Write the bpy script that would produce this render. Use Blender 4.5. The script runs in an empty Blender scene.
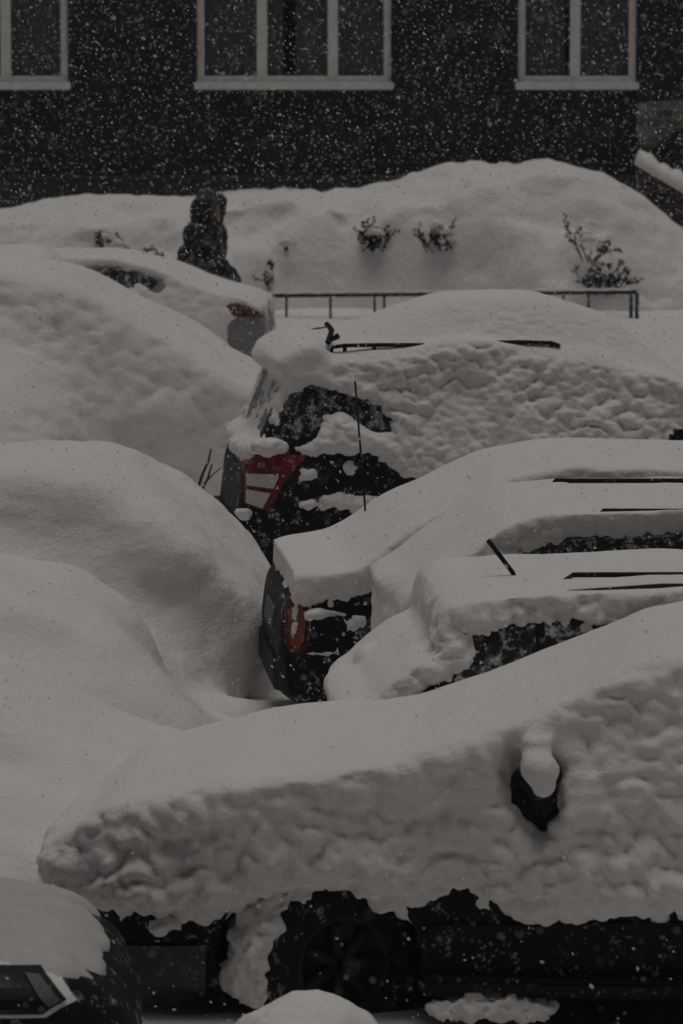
import bpy, bmesh, math, random
import numpy as np
import openvdb as vdb
from mathutils import Vector, Matrix

random.seed(7)
RNG = np.random.default_rng(11)
scene = bpy.context.scene
COL = scene.collection
R = math.radians

# ------------------------------------------------------------------ camera
F = 4600.0
CAM_H = 4.0
PH = math.atan(544 / F)
CP, SP = math.cos(PH), math.sin(PH)
cam_data = bpy.data.cameras.new('camera')
cam = bpy.data.objects.new('camera', cam_data)
COL.objects.link(cam)
cam.location = (0, 0, CAM_H)
cam.rotation_euler = (R(90) - PH, 0, 0)
cam_data.sensor_fit = 'VERTICAL'
cam_data.sensor_height = 36
cam_data.lens = F * 36 / 1024
cam_data.clip_start = 0.5
cam_data.clip_end = 500
cam_data.dof.use_dof = True
cam_data.dof.focus_distance = 21.5
cam_data.dof.aperture_fstop = 6.0
scene.camera = cam


def ray(px, py):
    a, b = (px - 341.5) / F, (512 - py) / F
    return np.array([a, CP + b * SP, -SP + b * CP])


def at(px, py, Y):
    """world point seen at pixel px,py at world distance Y"""
    d = ray(px, py)
    t = Y / d[1]
    return np.array([0, 0, CAM_H]) + d * t


# ------------------------------------------------------------------ materials
def mat(name, col, rough=0.6, metal=0.0, spec=0.5, bump=None, var=None, coat=0.0, frost=None):
    m = bpy.data.materials.new(name)
    m.use_nodes = True
    nt = m.node_tree
    b = nt.nodes['Principled BSDF']
    b.inputs['Base Color'].default_value = (*col, 1)
    b.inputs['Roughness'].default_value = rough
    b.inputs['Metallic'].default_value = metal
    b.inputs['Specular IOR Level'].default_value = spec
    if coat:
        b.inputs['Coat Weight'].default_value = coat
    tc = nt.nodes.new('ShaderNodeTexCoord')
    if var:
        sc, amt = var
        n = nt.nodes.new('ShaderNodeTexNoise')
        n.inputs['Scale'].default_value = sc
        n.inputs['Detail'].default_value = 6
        nt.links.new(tc.outputs['Object'], n.inputs['Vector'])
        mx = nt.nodes.new('ShaderNodeMix')
        mx.data_type = 'RGBA'
        lo = tuple(max(0, c * (1 - amt)) for c in col)
        hi = tuple(min(1, c * (1 + amt)) for c in col)
        mx.inputs['A'].default_value = (*lo, 1)
        mx.inputs['B'].default_value = (*hi, 1)
        nt.links.new(n.outputs['Fac'], mx.inputs['Factor'])
        nt.links.new(mx.outputs['Result'], b.inputs['Base Color'])
    if frost:
        # snow dust sticking to the surface in small clumps
        sc, lo, hi, amt = frost
        fac = None
        for s_, w_ in ((sc, 1.0), (sc * 4.3, .7)):
            n = nt.nodes.new('ShaderNodeTexNoise')
            n.inputs['Scale'].default_value = s_
            n.inputs['Detail'].default_value = 4
            nt.links.new(tc.outputs['Object'], n.inputs['Vector'])
            if fac is None:
                fac = n.outputs['Fac']
            else:
                mm = nt.nodes.new('ShaderNodeMath')
                mm.operation = 'MULTIPLY_ADD'
                mm.inputs[1].default_value = w_
                nt.links.new(n.outputs['Fac'], mm.inputs[0])
                nt.links.new(fac, mm.inputs[2])
                fac = mm.outputs[0]
        mr = nt.nodes.new('ShaderNodeMapRange')
        mr.inputs['From Min'].default_value = lo
        mr.inputs['From Max'].default_value = hi
        mr.inputs['To Max'].default_value = amt
        nt.links.new(fac, mr.inputs['Value'])
        fm = nt.nodes.new('ShaderNodeMix')
        fm.data_type = 'RGBA'
        fm.inputs['B'].default_value = (.62, .61, .60, 1)
        src = b.inputs['Base Color']
        if src.links:
            nt.links.new(src.links[0].from_socket, fm.inputs['A'])
        else:
            fm.inputs['A'].default_value = (*col, 1)
        nt.links.new(mr.outputs['Result'], fm.inputs['Factor'])
        nt.links.new(fm.outputs['Result'], b.inputs['Base Color'])
    prev = None
    for sc, st, dist in (bump or []):
        n = nt.nodes.new('ShaderNodeTexNoise')
        n.inputs['Scale'].default_value = sc
        n.inputs['Detail'].default_value = 5
        n.inputs['Roughness'].default_value = 0.6
        nt.links.new(tc.outputs['Object'], n.inputs['Vector'])
        bp = nt.nodes.new('ShaderNodeBump')
        bp.inputs['Strength'].default_value = st
        bp.inputs['Distance'].default_value = dist
        nt.links.new(n.outputs['Fac'], bp.inputs['Height'])
        if prev:
            nt.links.new(prev.outputs['Normal'], bp.inputs['Normal'])
        prev = bp
    if prev:
        nt.links.new(prev.outputs['Normal'], b.inputs['Normal'])
    return m


SNOW = mat('snow', (0.80, 0.779, 0.764), 0.85, spec=0.15, bump=[(4, 0.3, 0.03), (26, 0.7, 0.014), (80, 0.7, 0.006)], var=(3.0, 0.04))
SNOWG = mat('snow_ground', (0.80, 0.779, 0.764), 0.85, spec=0.15, bump=[(2.5, 0.4, 0.05), (14, 0.7, 0.03), (50, 0.6, 0.01)], var=(1.5, 0.05))
PAINT_NAVY = mat('paint_navy', (0.010, 0.011, 0.016), 0.6, spec=0.12, bump=[(60, 0.25, 0.003)], var=(9, 0.5), frost=(14, .98, 1.16, .75))
PAINT_BLACK = mat('paint_black', (0.010, 0.010, 0.011), 0.6, spec=0.12, bump=[(60, 0.25, 0.003)], var=(9, 0.5), frost=(14, .97, 1.15, .65))
PAINT_GREY = mat('paint_grey', (0.022, 0.021, 0.022), 0.6, spec=0.15, bump=[(60, 0.25, 0.003)], var=(9, 0.4), frost=(14, .98, 1.16, .6))
PAINT_SILVER = mat('paint_silver', (0.22, 0.215, 0.21), 0.5, spec=0.3, var=(6, 0.3))
GLASS_DARK = mat('car_glass', (0.008, 0.008, 0.010), 0.35, spec=0.4, frost=(18, .86, 1.06, .7))
RUBBER = mat('rubber', (0.014, 0.014, 0.015), 0.85, spec=0.2, bump=[(70, 0.4, 0.005)], frost=(16, .95, 1.15, .5))
RIM = mat('rim_metal', (0.013, 0.013, 0.014), 0.75)
PLASTIC = mat('black_plastic', (0.010, 0.010, 0.011), 0.7, spec=0.15, frost=(20, 1.0, 1.2, .5))
RED = mat('red_lens', (0.17, 0.010, 0.013), 0.4, spec=0.4, var=(40, 0.5), frost=(26, .95, 1.15, .5))
DKRED = mat('dark_red_lens', (0.075, 0.008, 0.010), 0.4, spec=0.3, var=(40, 0.6), frost=(22, .9, 1.12, .45))
LENS = mat('dark_lens', (0.012, 0.012, 0.014), 0.15, spec=0.5)
BUMPER_GREY = mat('grey_bumper_plastic', (0.045, 0.044, 0.044), 0.7, frost=(12, .95, 1.2, .4))
AMBER = mat('amber_lens', (0.20, 0.045, 0.016), 0.35, spec=0.4, var=(30, 0.6), frost=(30, .95, 1.15, .45))
CLEAR = mat('clear_lens', (0.55, 0.53, 0.50), 0.35, spec=0.4, var=(60, 0.12))
CHROME = mat('bright_trim', (0.75, 0.74, 0.72), 0.5)
PLATE = mat('plate', (0.10, 0.10, 0.10), 0.6, var=(20, 0.4))
IRON = mat('iron', (0.018, 0.022, 0.026), 0.6, spec=0.3)
TWIG = mat('twig_bark', (0.030, 0.026, 0.023), 0.9, spec=0.1)
FRAME = mat('window_paint', (0.74, 0.725, 0.69), 0.7, spec=0.2, bump=[(30, 0.3, 0.004)], var=(7, 0.25))
SILL = mat('sill_snowy', (0.76, 0.75, 0.73), 0.8, spec=0.2, bump=[(20, 0.5, 0.01)], var=(9, 0.25))
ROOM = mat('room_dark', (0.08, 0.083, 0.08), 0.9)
CURTAIN = mat('curtain', (0.46, 0.48, 0.48), 0.9, var=(14, 0.6))
SKIN = mat('skin', (0.34, 0.25, 0.20), 0.6)
JACKET = mat('jacket_cloth', (0.016, 0.016, 0.018), 0.85, spec=0.2, bump=[(45, 0.5, 0.01)], var=(25, 0.5), frost=(9, .88, 1.15, .40))
SNOW_THIN = mat('thin_snow', (0.50, 0.49, 0.475), 0.85, spec=0.15, bump=[(30, 0.5, 0.006), (90, 0.5, 0.003)], var=(9, 0.16))
FUR = mat('fur', (0.10, 0.085, 0.07), 0.95, bump=[(90, 1.0, 0.02)], var=(50, 0.5))
TROUSER = mat('trouser_cloth', (0.014, 0.015, 0.019), 0.9)
BOOT = mat('boot_leather', (0.012, 0.011, 0.010), 0.6)
FLAKE = bpy.data.materials.new('flake')
FLAKE.use_nodes = True
_n = FLAKE.node_tree
_n.nodes.clear()
_o = _n.nodes.new('ShaderNodeOutputMaterial')
_d = _n.nodes.new('ShaderNodeBsdfDiffuse')
_t = _n.nodes.new('ShaderNodeBsdfTranslucent')
_d.inputs['Color'].default_value = _t.inputs['Color'].default_value = (.93, .925, .92, 1)
_m = _n.nodes.new('ShaderNodeMixShader')
_m.inputs['Fac'].default_value = .5
_n.links.new(_d.outputs['BSDF'], _m.inputs[1])
_n.links.new(_t.outputs['BSDF'], _m.inputs[2])
_n.links.new(_m.outputs['Shader'], _o.inputs['Surface'])
DUSTY = mat('dusty_paint', (0.06, 0.058, 0.056), 0.8, spec=0.2, bump=[(40, 0.6, 0.01)], var=(30, 0.8), frost=(11, .80, 1.05, .5))


def brick_mat(name, c1, c2, mortar, sx, rough=0.9, bumpst=0.5):
    m = bpy.data.materials.new(name)
    m.use_nodes = True
    nt = m.node_tree
    b = nt.nodes['Principled BSDF']
    b.inputs['Roughness'].default_value = rough
    b.inputs['Specular IOR Level'].default_value = 0.2
    tc = nt.nodes.new('ShaderNodeTexCoord')
    mp = nt.nodes.new('ShaderNodeMapping')
    mp.inputs['Rotation'].default_value = (R(90), 0, 0)
    nt.links.new(tc.outputs['Object'], mp.inputs['Vector'])
    br = nt.nodes.new('ShaderNodeTexBrick')
    br.inputs['Color1'].default_value = (*c1, 1)
    br.inputs['Color2'].default_value = (*c2, 1)
    br.inputs['Mortar'].default_value = (*mortar, 1)
    br.inputs['Scale'].default_value = sx
    br.inputs['Mortar Size'].default_value = 0.02
    nt.links.new(mp.outputs['Vector'], br.inputs['Vector'])
    n = nt.nodes.new('ShaderNodeTexNoise')
    n.inputs['Scale'].default_value = 2.2
    n.inputs['Detail'].default_value = 8
    nt.links.new(tc.outputs['Object'], n.inputs['Vector'])
    mr = nt.nodes.new('ShaderNodeMapRange')
    mr.inputs['From Min'].default_value = 0.3
    mr.inputs['From Max'].default_value = 0.7
    mr.inputs['To Min'].default_value = 0.55
    mr.inputs['To Max'].default_value = 1.5
    nt.links.new(n.outputs['Fac'], mr.inputs['Value'])
    mx = nt.nodes.new('ShaderNodeMix')
    mx.data_type = 'RGBA'
    mx.blend_type = 'MULTIPLY'
    mx.inputs['Factor'].default_value = 1
    nt.links.new(br.outputs['Color'], mx.inputs['A'])
    nt.links.new(mr.outputs['Result'], mx.inputs['B'])
    nt.links.new(mx.outputs['Result'], b.inputs['Base Color'])
    bp = nt.nodes.new('ShaderNodeBump')
    bp.inputs['Strength'].default_value = bumpst
    bp.inputs['Distance'].default_value = 0.02
    nt.links.new(br.outputs['Fac'], bp.inputs['Height'])
    bp.invert = True
    nt.links.new(bp.outputs['Normal'], b.inputs['Normal'])
    return m


WALL = brick_mat('wall_brick', (0.016, 0.0145, 0.018), (0.023, 0.020, 0.023), (0.025, 0.023, 0.026), 2.6)
PLINTH = mat('plinth_render', (0.040, 0.045, 0.050), 0.9, spec=0.2, bump=[(14, 0.4, 0.02)], var=(3, 0.35))
BARE = brick_mat('bare_brick', (0.07, 0.065, 0.055), (0.20, 0.195, 0.175), (0.22, 0.21, 0.19), 2.6, bumpst=1.0)
OLDBRICK = brick_mat('old_brick', (0.085, 0.050, 0.038), (0.035, 0.030, 0.028), (0.12, 0.115, 0.11), 3.6, bumpst=1.0)

gm = bpy.data.materials.new('window_glass')
gm.use_nodes = True
nt = gm.node_tree
nt.nodes.clear()
o_ = nt.nodes.new('ShaderNodeOutputMaterial')
tr = nt.nodes.new('ShaderNodeBsdfTransparent')
tr.inputs['Color'].default_value = (0.8, 0.82, 0.82, 1)
gl = nt.nodes.new('ShaderNodeBsdfGlossy')
gl.inputs['Roughness'].default_value = 0.08
fr = nt.nodes.new('ShaderNodeFresnel')
fr.inputs['IOR'].default_value = 1.5
ms = nt.nodes.new('ShaderNodeMixShader')
nt.links.new(fr.outputs['Fac'], ms.inputs['Fac'])
nt.links.new(tr.outputs['BSDF'], ms.inputs[1])
nt.links.new(gl.outputs['BSDF'], ms.inputs[2])
nt.links.new(ms.outputs['Shader'], o_.inputs['Surface'])
PANE = gm


# ------------------------------------------------------------------ object helpers
def tag(o, label=None, cat=None, group=None, kind=None):
    if label: o['label'] = label
    if cat: o['category'] = cat
    if group: o['group'] = group
    if kind: o['kind'] = kind
    return o


def empty(name, loc, rz=0.0):
    o = bpy.data.objects.new(name, None)
    COL.objects.link(o)
    o.location = loc
    o.rotation_euler = (0, 0, rz)
    o.empty_display_size = 0.2
    return o


def mesh_np(name, V, Q, m, parent=None, smooth=True):
    me = bpy.data.meshes.new(name)
    V = np.asarray(V, np.float32)
    Q = np.asarray(Q, np.int32)
    k = Q.shape[1]
    me.vertices.add(len(V))
    me.vertices.foreach_set('co', V.ravel())
    me.loops.add(Q.size)
    me.loops.foreach_set('vertex_index', Q.ravel())
    me.polygons.add(len(Q))
    me.polygons.foreach_set('loop_start', np.arange(0, Q.size, k, dtype=np.int32))
    me.polygons.foreach_set('use_smooth', np.full(len(Q), smooth))
    me.update(calc_edges=True)
    me.validate()
    me.materials.append(m)
    o = bpy.data.objects.new(name, me)
    COL.objects.link(o)
    if parent: o.parent = parent
    return o


def obj(name, bm, m, parent=None, smooth=False):
    me = bpy.data.meshes.new(name)
    bmesh.ops.recalc_face_normals(bm, faces=bm.faces)
    if smooth:
        for f in bm.faces: f.smooth = True
    bm.to_mesh(me)
    bm.free()
    me.materials.append(m)
    o = bpy.data.objects.new(name, me)
    COL.objects.link(o)
    if parent: o.parent = parent
    return o


def add_box(bm, x0, x1, y0, y1, z0, z1, bev=0.0):
    r = bmesh.ops.create_cube(bm, size=1)
    for v in r['verts']:
        v.co = ((x0 + x1) / 2 + v.co.x * (x1 - x0), (y0 + y1) / 2 + v.co.y * (y1 - y0), (z0 + z1) / 2 + v.co.z * (z1 - z0))
    if bev:
        es = list({e for v in r['verts'] for e in v.link_edges})
        bmesh.ops.bevel(bm, geom=es, offset=bev, segments=2, affect='EDGES')


def add_tube(bm, pts, rad, seg=7, r2=None):
    pts = [Vector(p) for p in pts]
    rings = []
    n = len(pts)
    for i, p in enumerate(pts):
        d = (pts[min(i + 1, n - 1)] - pts[max(i - 1, 0)])
        if d.length < 1e-6: d = Vector((0, 0, 1))
        d.normalize()
        a = d.orthogonal().normalized() if i == 0 else (a - d * a.dot(d)).normalized()
        b = d.cross(a)
        r = rad if r2 is None else rad + (r2 - rad) * i / max(1, n - 1)
        rings.append([bm.verts.new(p + (a * math.cos(t) + b * math.sin(t)) * r) for t in [2 * math.pi * k / seg for k in range(seg)]])
    for i in range(n - 1):
        for k in range(seg):
            bm.faces.new((rings[i][k], rings[i][(k + 1) % seg], rings[i + 1][(k + 1) % seg], rings[i + 1][k]))
    bm.faces.new(rings[0][::-1])
    bm.faces.new(rings[-1])


# ------------------------------------------------------------------ noise
def h3(ix, iy, iz, seed):
    h = (ix.astype(np.uint32) * np.uint32(374761393) + iy.astype(np.uint32) * np.uint32(668265263) + iz.astype(np.uint32) * np.uint32(2147483647 - 58) + np.uint32(seed * 1274126177 % 4294967291))
    h = (h ^ (h >> np.uint32(13))) * np.uint32(1274126177)
    h = (h ^ (h >> np.uint32(16))) * np.uint32(2246822519)
    h = h ^ (h >> np.uint32(15))
    return h.astype(np.float64) / 4294967295.0


def vnoise(P, seed=0):
    """smooth value noise, about -1..1"""
    i = np.floor(P).astype(np.int64)
    f = P - i
    f = f * f * f * (f * (f * 6 - 15) + 10)
    out = 0
    for dx in (0, 1):
        wx = f[:, 0] if dx else 1 - f[:, 0]
        for dy in (0, 1):
            wy = f[:, 1] if dy else 1 - f[:, 1]
            for dz in (0, 1):
                wz = f[:, 2] if dz else 1 - f[:, 2]
                out = out + wx * wy * wz * h3(i[:, 0] + dx, i[:, 1] + dy, i[:, 2] + dz, seed)
    return out * 2 - 1


def worley(P, seed=0):
    i = np.floor(P).astype(np.int64)
    best = np.full(len(P), 9.0)
    for dx in (-1, 0, 1):
        for dy in (-1, 0, 1):
            for dz in (-1, 0, 1):
                c = i + np.array([dx, dy, dz])
                q = np.stack([c[:, k] + h3(c[:, 0], c[:, 1], c[:, 2], seed * 3 + k) for k in range(3)], 1) - P
                best = np.minimum(best, (q * q).sum(1))
    return np.sqrt(best)


def sstep(a, b, x):
    t = np.clip((x - a) / (b - a), 0, 1)
    return t * t * (3 - 2 * t)


def noise_grid(shape, h, scale, seed):
    """smooth random field on a voxel grid, about -1..1"""
    rg = np.random.default_rng(seed)
    n = [int(s * h / scale) + 3 for s in shape]
    a = rg.random(n).astype(np.float32) * 2 - 1
    for ax in range(3):
        t = np.arange(shape[ax]) * h / scale
        i = t.astype(int)
        f = (t - i).astype(np.float32)
        f = f * f * (3 - 2 * f)
        sh = [1, 1, 1]
        sh[ax] = -1
        f = f.reshape(sh)
        a = np.take(a, i, ax) * (1 - f) + np.take(a, i + 1, ax) * f
    return a


def blur(a, sig):
    r = max(1, int(round(sig * 2.2)))
    k = np.exp(-0.5 * (np.arange(-r, r + 1) / sig) ** 2)
    k = (k / k.sum()).astype(np.float32)
    for ax in range(a.ndim):
        pad = [(0, 0)] * a.ndim
        pad[ax] = (r, r)
        p = np.pad(a, pad, mode='edge')
        o = np.zeros_like(a)
        n = a.shape[ax]
        for j, w in enumerate(k):
            sl = [slice(None)] * a.ndim
            sl[ax] = slice(j, j + n)
            o += w * p[tuple(sl)]
        a = o
    return a


def poly_sdf(px, pz, poly):
    """signed distance (negative inside) of points to a polygon"""
    poly = np.asarray(poly, float)
    d = np.full(px.shape, 1e9)
    s = np.ones(px.shape)
    n = len(poly)
    j = n - 1
    for i in range(n):
        e = poly[j] - poly[i]
        wx, wz = px - poly[i, 0], pz - poly[i, 1]
        t = np.clip((wx * e[0] + wz * e[1]) / (e @ e + 1e-12), 0, 1)
        d = np.minimum(d, (wx - e[0] * t) ** 2 + (wz - e[1] * t) ** 2)
        c1 = pz >= poly[i, 1]
        c2 = pz < poly[j, 1]
        c3 = e[0] * wz > e[1] * wx
        flip = (c1 & c2 & c3) | (~c1 & ~c2 & ~c3)
        s = np.where(flip, -s, s)
        j = i
    return s * np.sqrt(d)


def smax(a, b, k):
    hh = np.clip(0.5 - 0.5 * (b - a) / k, 0, 1)
    return b * (1 - hh) + a * hh + k * hh * (1 - hh)


def smin(a, b, k):
    return -smax(-a, -b, k)


def iso(f, org, h, level=0.0):
    g = vdb.FloatGrid(background=1.0)
    g.copyFromArray(np.ascontiguousarray(f, dtype=np.float32))
    p, q = g.convertToQuads(level)
    return p.astype(np.float64) * h + org, q.astype(np.int32)


def tri_sample(f, org, h, P):
    q = (P - org) / h
    n = np.array(f.shape)
    q = np.clip(q, 0, n - 1.001)
    i = q.astype(int)
    t = q - i
    o = 0
    for dx in (0, 1):
        for dy in (0, 1):
            for dz in (0, 1):
                w = (t[:, 0] if dx else 1 - t[:, 0]) * (t[:, 1] if dy else 1 - t[:, 1]) * (t[:, 2] if dz else 1 - t[:, 2])
                o = o + w * f[i[:, 0] + dx, i[:, 1] + dy, i[:, 2] + dz]
    return o


def vnormals(V, Q):
    n = np.zeros_like(V)
    a = np.cross(V[Q[:, 2]] - V[Q[:, 0]], V[Q[:, 3]] - V[Q[:, 1]])
    for k in range(4): np.add.at(n, Q[:, k], a)
    return n / (np.linalg.norm(n, axis=1, keepdims=True) + 1e-12)


def compact(V, Q, keep):
    Q = Q[keep]
    used = np.zeros(len(V), bool)
    used[Q.ravel()] = True
    idx = np.cumsum(used) - 1
    return V[used], idx[Q]


# ------------------------------------------------------------------ cars from a solid field
class Car:
    """x runs along the car (0 = its left end in the street), -y faces the near side, z up"""

    def __init__(s, name, near, Y, prof, W, yaw=0.0, belt=0.9, tumble=0.32, wheels=(), h=0.018, r=0.09, tl=0.09, trt=0.14, ground=0.0, arch=0.36, margin=0.42):
        px = near
        s.W = W
        s.yaw = R(yaw)
        p = at(px, 600, Y)
        c, sn = math.cos(s.yaw), math.sin(s.yaw)
        # near left corner (0,-W/2) sits at world X of px, distance Y
        s.loc = np.array([p[0] + (-W / 2) * sn, Y + W / 2 * c, ground])
        s.c, s.sn = c, sn
        s.root = empty(name, tuple(s.loc), s.yaw)
        prof = np.array(prof, float)
        s.prof = prof
        s.L = prof[:, 0].max()
        s.h = h
        s.org = np.array([-margin, -W / 2 - margin, -0.12])
        n = np.ceil((np.array([s.L + 2 * margin, W + 2 * margin, prof[:, 1].max() + 0.75])) / h).astype(int)
        s.n = n
        x = (s.org[0] + np.arange(n[0]) * h)
        y = (s.org[1] + np.arange(n[1]) * h)
        z = (s.org[2] + np.arange(n[2]) * h)
        s.x, s.y, s.z = x, y, z
        X2, Z2 = np.meshgrid(x, z, indexing='ij')
        s.X2, s.Z2 = X2, Z2
        sd = poly_sdf(X2, Z2, prof)
        sd = blur(sd.astype(np.float32), 0.035 / h)
        w = W / 2 - tumble * np.maximum(0, Z2 - belt) - 0.10 * np.maximum(0, 0.55 - Z2) ** 1.0
        end = 0.16 * (np.clip(1 - (X2 + 0.0) / 0.45, 0, 1) ** 2) * (tl / 0.09) + trt * 1.3 * (np.clip(1 - (s.L - X2) / 0.7, 0, 1) ** 2)
        w = w - end
        ay = np.abs(y)[None, :, None]
        B = smax(sd[:, None, :].astype(np.float32), ((ay - w[:, None, :]) * 0.95).astype(np.float32), r)
        for (wx, wz) in wheels:
            cy = arch - np.sqrt((X2 - wx) ** 2 + (Z2 - wz) ** 2)
            inner = (W / 2 - 0.32) - ay
            B = np.maximum(B, np.minimum(cy[:, None, :], -inner))
        s.B = B.astype(np.float32)
        s.bare = []
        s.wheels = wheels
        s.body = None

    def right_at(s, px):
        """slide the car so that its near right corner stands at pixel column px"""
        yn = s.loc[1] + s.L * s.sn - s.W / 2 * s.c
        s.loc[0] += at(px, 500, yn)[0] - (s.loc[0] + s.L * s.c + s.W / 2 * s.sn)
        s.root.location = tuple(s.loc)

    def local(s, px, py, yl=None):
        """pixel -> (x, z) on the near side plane of the car"""
        yl = -s.W / 2 if yl is None else yl
        d = ray(px, py)
        o = np.array([0, 0, CAM_H]) - s.loc
        dl = np.array([d[0] * s.c + d[1] * s.sn, -d[0] * s.sn + d[1] * s.c, d[2]])
        ol = np.array([o[0] * s.c + o[1] * s.sn, -o[0] * s.sn + o[1] * s.c, o[2]])
        t = (yl - ol[1]) / dl[1]
        q = ol + dl * t
        return q[0], q[2]

    def lp(s, pts, yl=None):
        return [s.local(a, b, yl) for a, b in pts]

    def make_body(s, m):
        V, Q = iso(s.B, s.org, s.h)
        s.body = mesh_np('body', V, Q, m, s.root)
        return s.body

    def march(s, P, d, off=0.004):
        d = np.array(d, float)
        P = P.copy()
        for _ in range(60):
            b = tri_sample(s.B, s.org, s.h, P) - off
            P += d * np.clip(b, -0.05, 0.08)[:, None] * 0.8
        return P

    def patch(s, name, poly, m, parent=None, side='near', off=0.005, thick=0.012, cuts=3):
        """a panel laid on the body: polygon in side coordinates (x,z), or rear/front (y,z)"""
        bm = bmesh.new()
        vs = [bm.verts.new((a, 0, b)) for a, b in poly]
        bm.faces.new(vs)
        bmesh.ops.triangulate(bm, faces=bm.faces)
        for _ in range(cuts):
            bmesh.ops.subdivide_edges(bm, edges=[e for e in bm.edges if e.calc_length() > 0.03], cuts=1)
            bmesh.ops.triangulate(bm, faces=bm.faces)
        C = np.array([v.co for v in bm.verts])
        if side == 'near':
            P = np.stack([C[:, 0], np.full(len(C), -s.W / 2 - 0.15), C[:, 2]], 1)
            d = (0, 1, 0)
        elif side == 'left':
            P = np.stack([np.full(len(C), -0.2), C[:, 0], C[:, 2]], 1)
            d = (1, 0, 0)
        elif side == 'right':
            P = np.stack([np.full(len(C), s.L + 0.2), C[:, 0], C[:, 2]], 1)
            d = (-1, 0, 0)
        P = s.march(P, d, off)
        bad = np.abs(tri_sample(s.B, s.org, s.h, P) - off) > 0.03
        vl = list(bm.verts)
        for v, p in zip(vl, P): v.co = p
        bmesh.ops.delete(bm, geom=[v for v, q in zip(vl, bad) if q], context='VERTS')
        fs = list(bm.faces)
        r = bmesh.ops.extrude_face_region(bm, geom=fs)
        for v in [g for g in r['geom'] if isinstance(g, bmesh.types.BMVert)]:
            v.co -= Vector(d) * 0.0
        for v in {v for f in fs if f.is_valid for v in f.verts}:
            v.co += Vector(d) * thick
        return obj(name, bm, m, parent or s.root, smooth=False)

    def snow(s, top=0.14, side=0.03, left=0.03, right=0.03, zlow=0.5, bares=(), thin=(), lbares=(), lump=0.03, patch=0.02, blobs=(), heaps=(),
             pits=(), seed=1, upa=0.30, upb=0.62, sm=1.6, lumpsize=0.09, topfun=None, zfun=None, m=None, flow=0.012, parent=None, bmesh_cull=0.02, sidefun=None, lumpmask=None):
        B, h = s.B, s.h
        gx, gy, gz = np.gradient(B, h)
        g = np.sqrt(gx * gx + gy * gy + gz * gz) + 1e-6
        up = gz / g
        lef = np.clip(-gx / g, 0, 1)
        rig = np.clip(gx / g, 0, 1)
        del gx, gy, gz
        nz = noise_grid(B.shape, h, 0.11, seed) * 0.55 + noise_grid(B.shape, h, 0.05, seed + 50) * 0.5 + noise_grid(B.shape, h, 0.032, seed + 70) * 0.35
        ts = np.full((len(s.x), len(s.z)), side)
        if sidefun: ts = sidefun(s.X2, s.Z2, ts)
        if zfun is None:
            lo = np.full_like(s.X2, zlow)
        else:
            lo = zfun(s.X2)
        ts = ts - 0.14 * sstep(0.03, -0.10, s.Z2 - lo)
        for poly, amt, soft in [(q, 0.16, 0.03) for q in bares] + [(q[0], q[1], q[2]) for q in thin]:
            sdp = poly_sdf(s.X2, s.Z2, poly)
            ts = ts - amt * sstep(soft, -soft, sdp)
        T = ts[:, None, :] + patch * nz
        Y3, Z3 = np.meshgrid(s.y, s.z, indexing='ij')
        tl = np.full_like(Y3, left) - 0.14 * sstep(0.03, -0.10, Z3 - zlow)
        for poly in lbares:
            tl = tl - 0.16 * sstep(0.03, -0.03, poly_sdf(Y3, Z3, poly))
        wl = sstep(0.35, 0.75, lef)
        T = T * (1 - wl) + (tl[None] + patch * nz) * wl
        wr = sstep(0.45, 0.8, rig)
        tr_ = right - 0.14 * sstep(0.03, -0.10, s.z - zlow)
        T = T * (1 - wr) + (tr_[None, None, :] + patch * nz) * wr
        tp = top
        if topfun is not None:
            XX, YY = np.meshgrid(s.x, s.y, indexing='ij')
            tp = (top * topfun(XX, YY))[:, :, None]
        wu = sstep(upa, upb, up)
        T = T * (1 - wu) + tp * wu
        S = (B - T).astype(np.float32)
        S = blur(S, sm)
        for (bx, by, bz, rx, ry, rz, k) in pits:
            d = (np.sqrt(((s.x - bx) / rx)[:, None, None] ** 2 + ((s.y - by) / ry)[None, :, None] ** 2 + ((s.z - bz) / rz)[None, None, :] ** 2) - 1) * min(rx, ry, rz)
            S = smax(S, -d.astype(np.float32), k)
        # free heaps and clumps: (x,y,z,rx,ry,rz[,k])
        for b in list(blobs) + list(heaps):
            bx, by, bz, rx, ry, rz = b[:6]
            k = b[6] if len(b) > 6 else 0.04
            d = (np.sqrt(((s.x - bx) / rx)[:, None, None] ** 2 + ((s.y - by) / ry)[None, :, None] ** 2 + ((s.z - bz) / rz)[None, None, :] ** 2) - 1) * min(rx, ry, rz)
            S = smin(S, d.astype(np.float32), k)
        V, Q = iso(S, s.org, h)
        N = vnormals(V, Q)
        m1 = 1 - sstep(0.35, 0.92, N[:, 2]) * 0.93
        if lumpmask is not None: m1 = m1 * lumpmask(V)
        q = V / (lumpsize * np.array([1.25, 1.25, 0.85])) + 0.50 * np.stack([vnoise(V / lumpsize * 0.7, 5 + k) for k in range(3)], 1)
        amp = 0.75 + 0.6 * vnoise(V / (lumpsize * 4.0), seed + 21)
        d = lump * (0.33 - np.minimum(worley(q, seed), 1) ** 2) * m1 * amp
        d += lump * 0.42 * (0.33 - np.minimum(worley(V / (lumpsize * 0.5), seed + 9), 1) ** 2) * m1
        d += lump * 0.40 * vnoise(V / (lumpsize * 3.0), seed + 3) * m1
        d += flow * vnoise(V / 0.45, seed + 4) + flow * .35 * vnoise(V / 0.17, seed + 14) + flow * .12 * vnoise(V / .07, seed + 15)
        V = V + N * d[:, None]
        bv = tri_sample(B, s.org, h, V)
        dead = (bv < -bmesh_cull)
        keep = ~dead[Q].all(1) & (V[Q][:, :, 2].min(1) > -0.11)
        V, Q = compact(V, Q, keep)
        s.S = S
        return mesh_np('snow_cover', V, Q, m or SNOW, parent or s.root)


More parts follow.
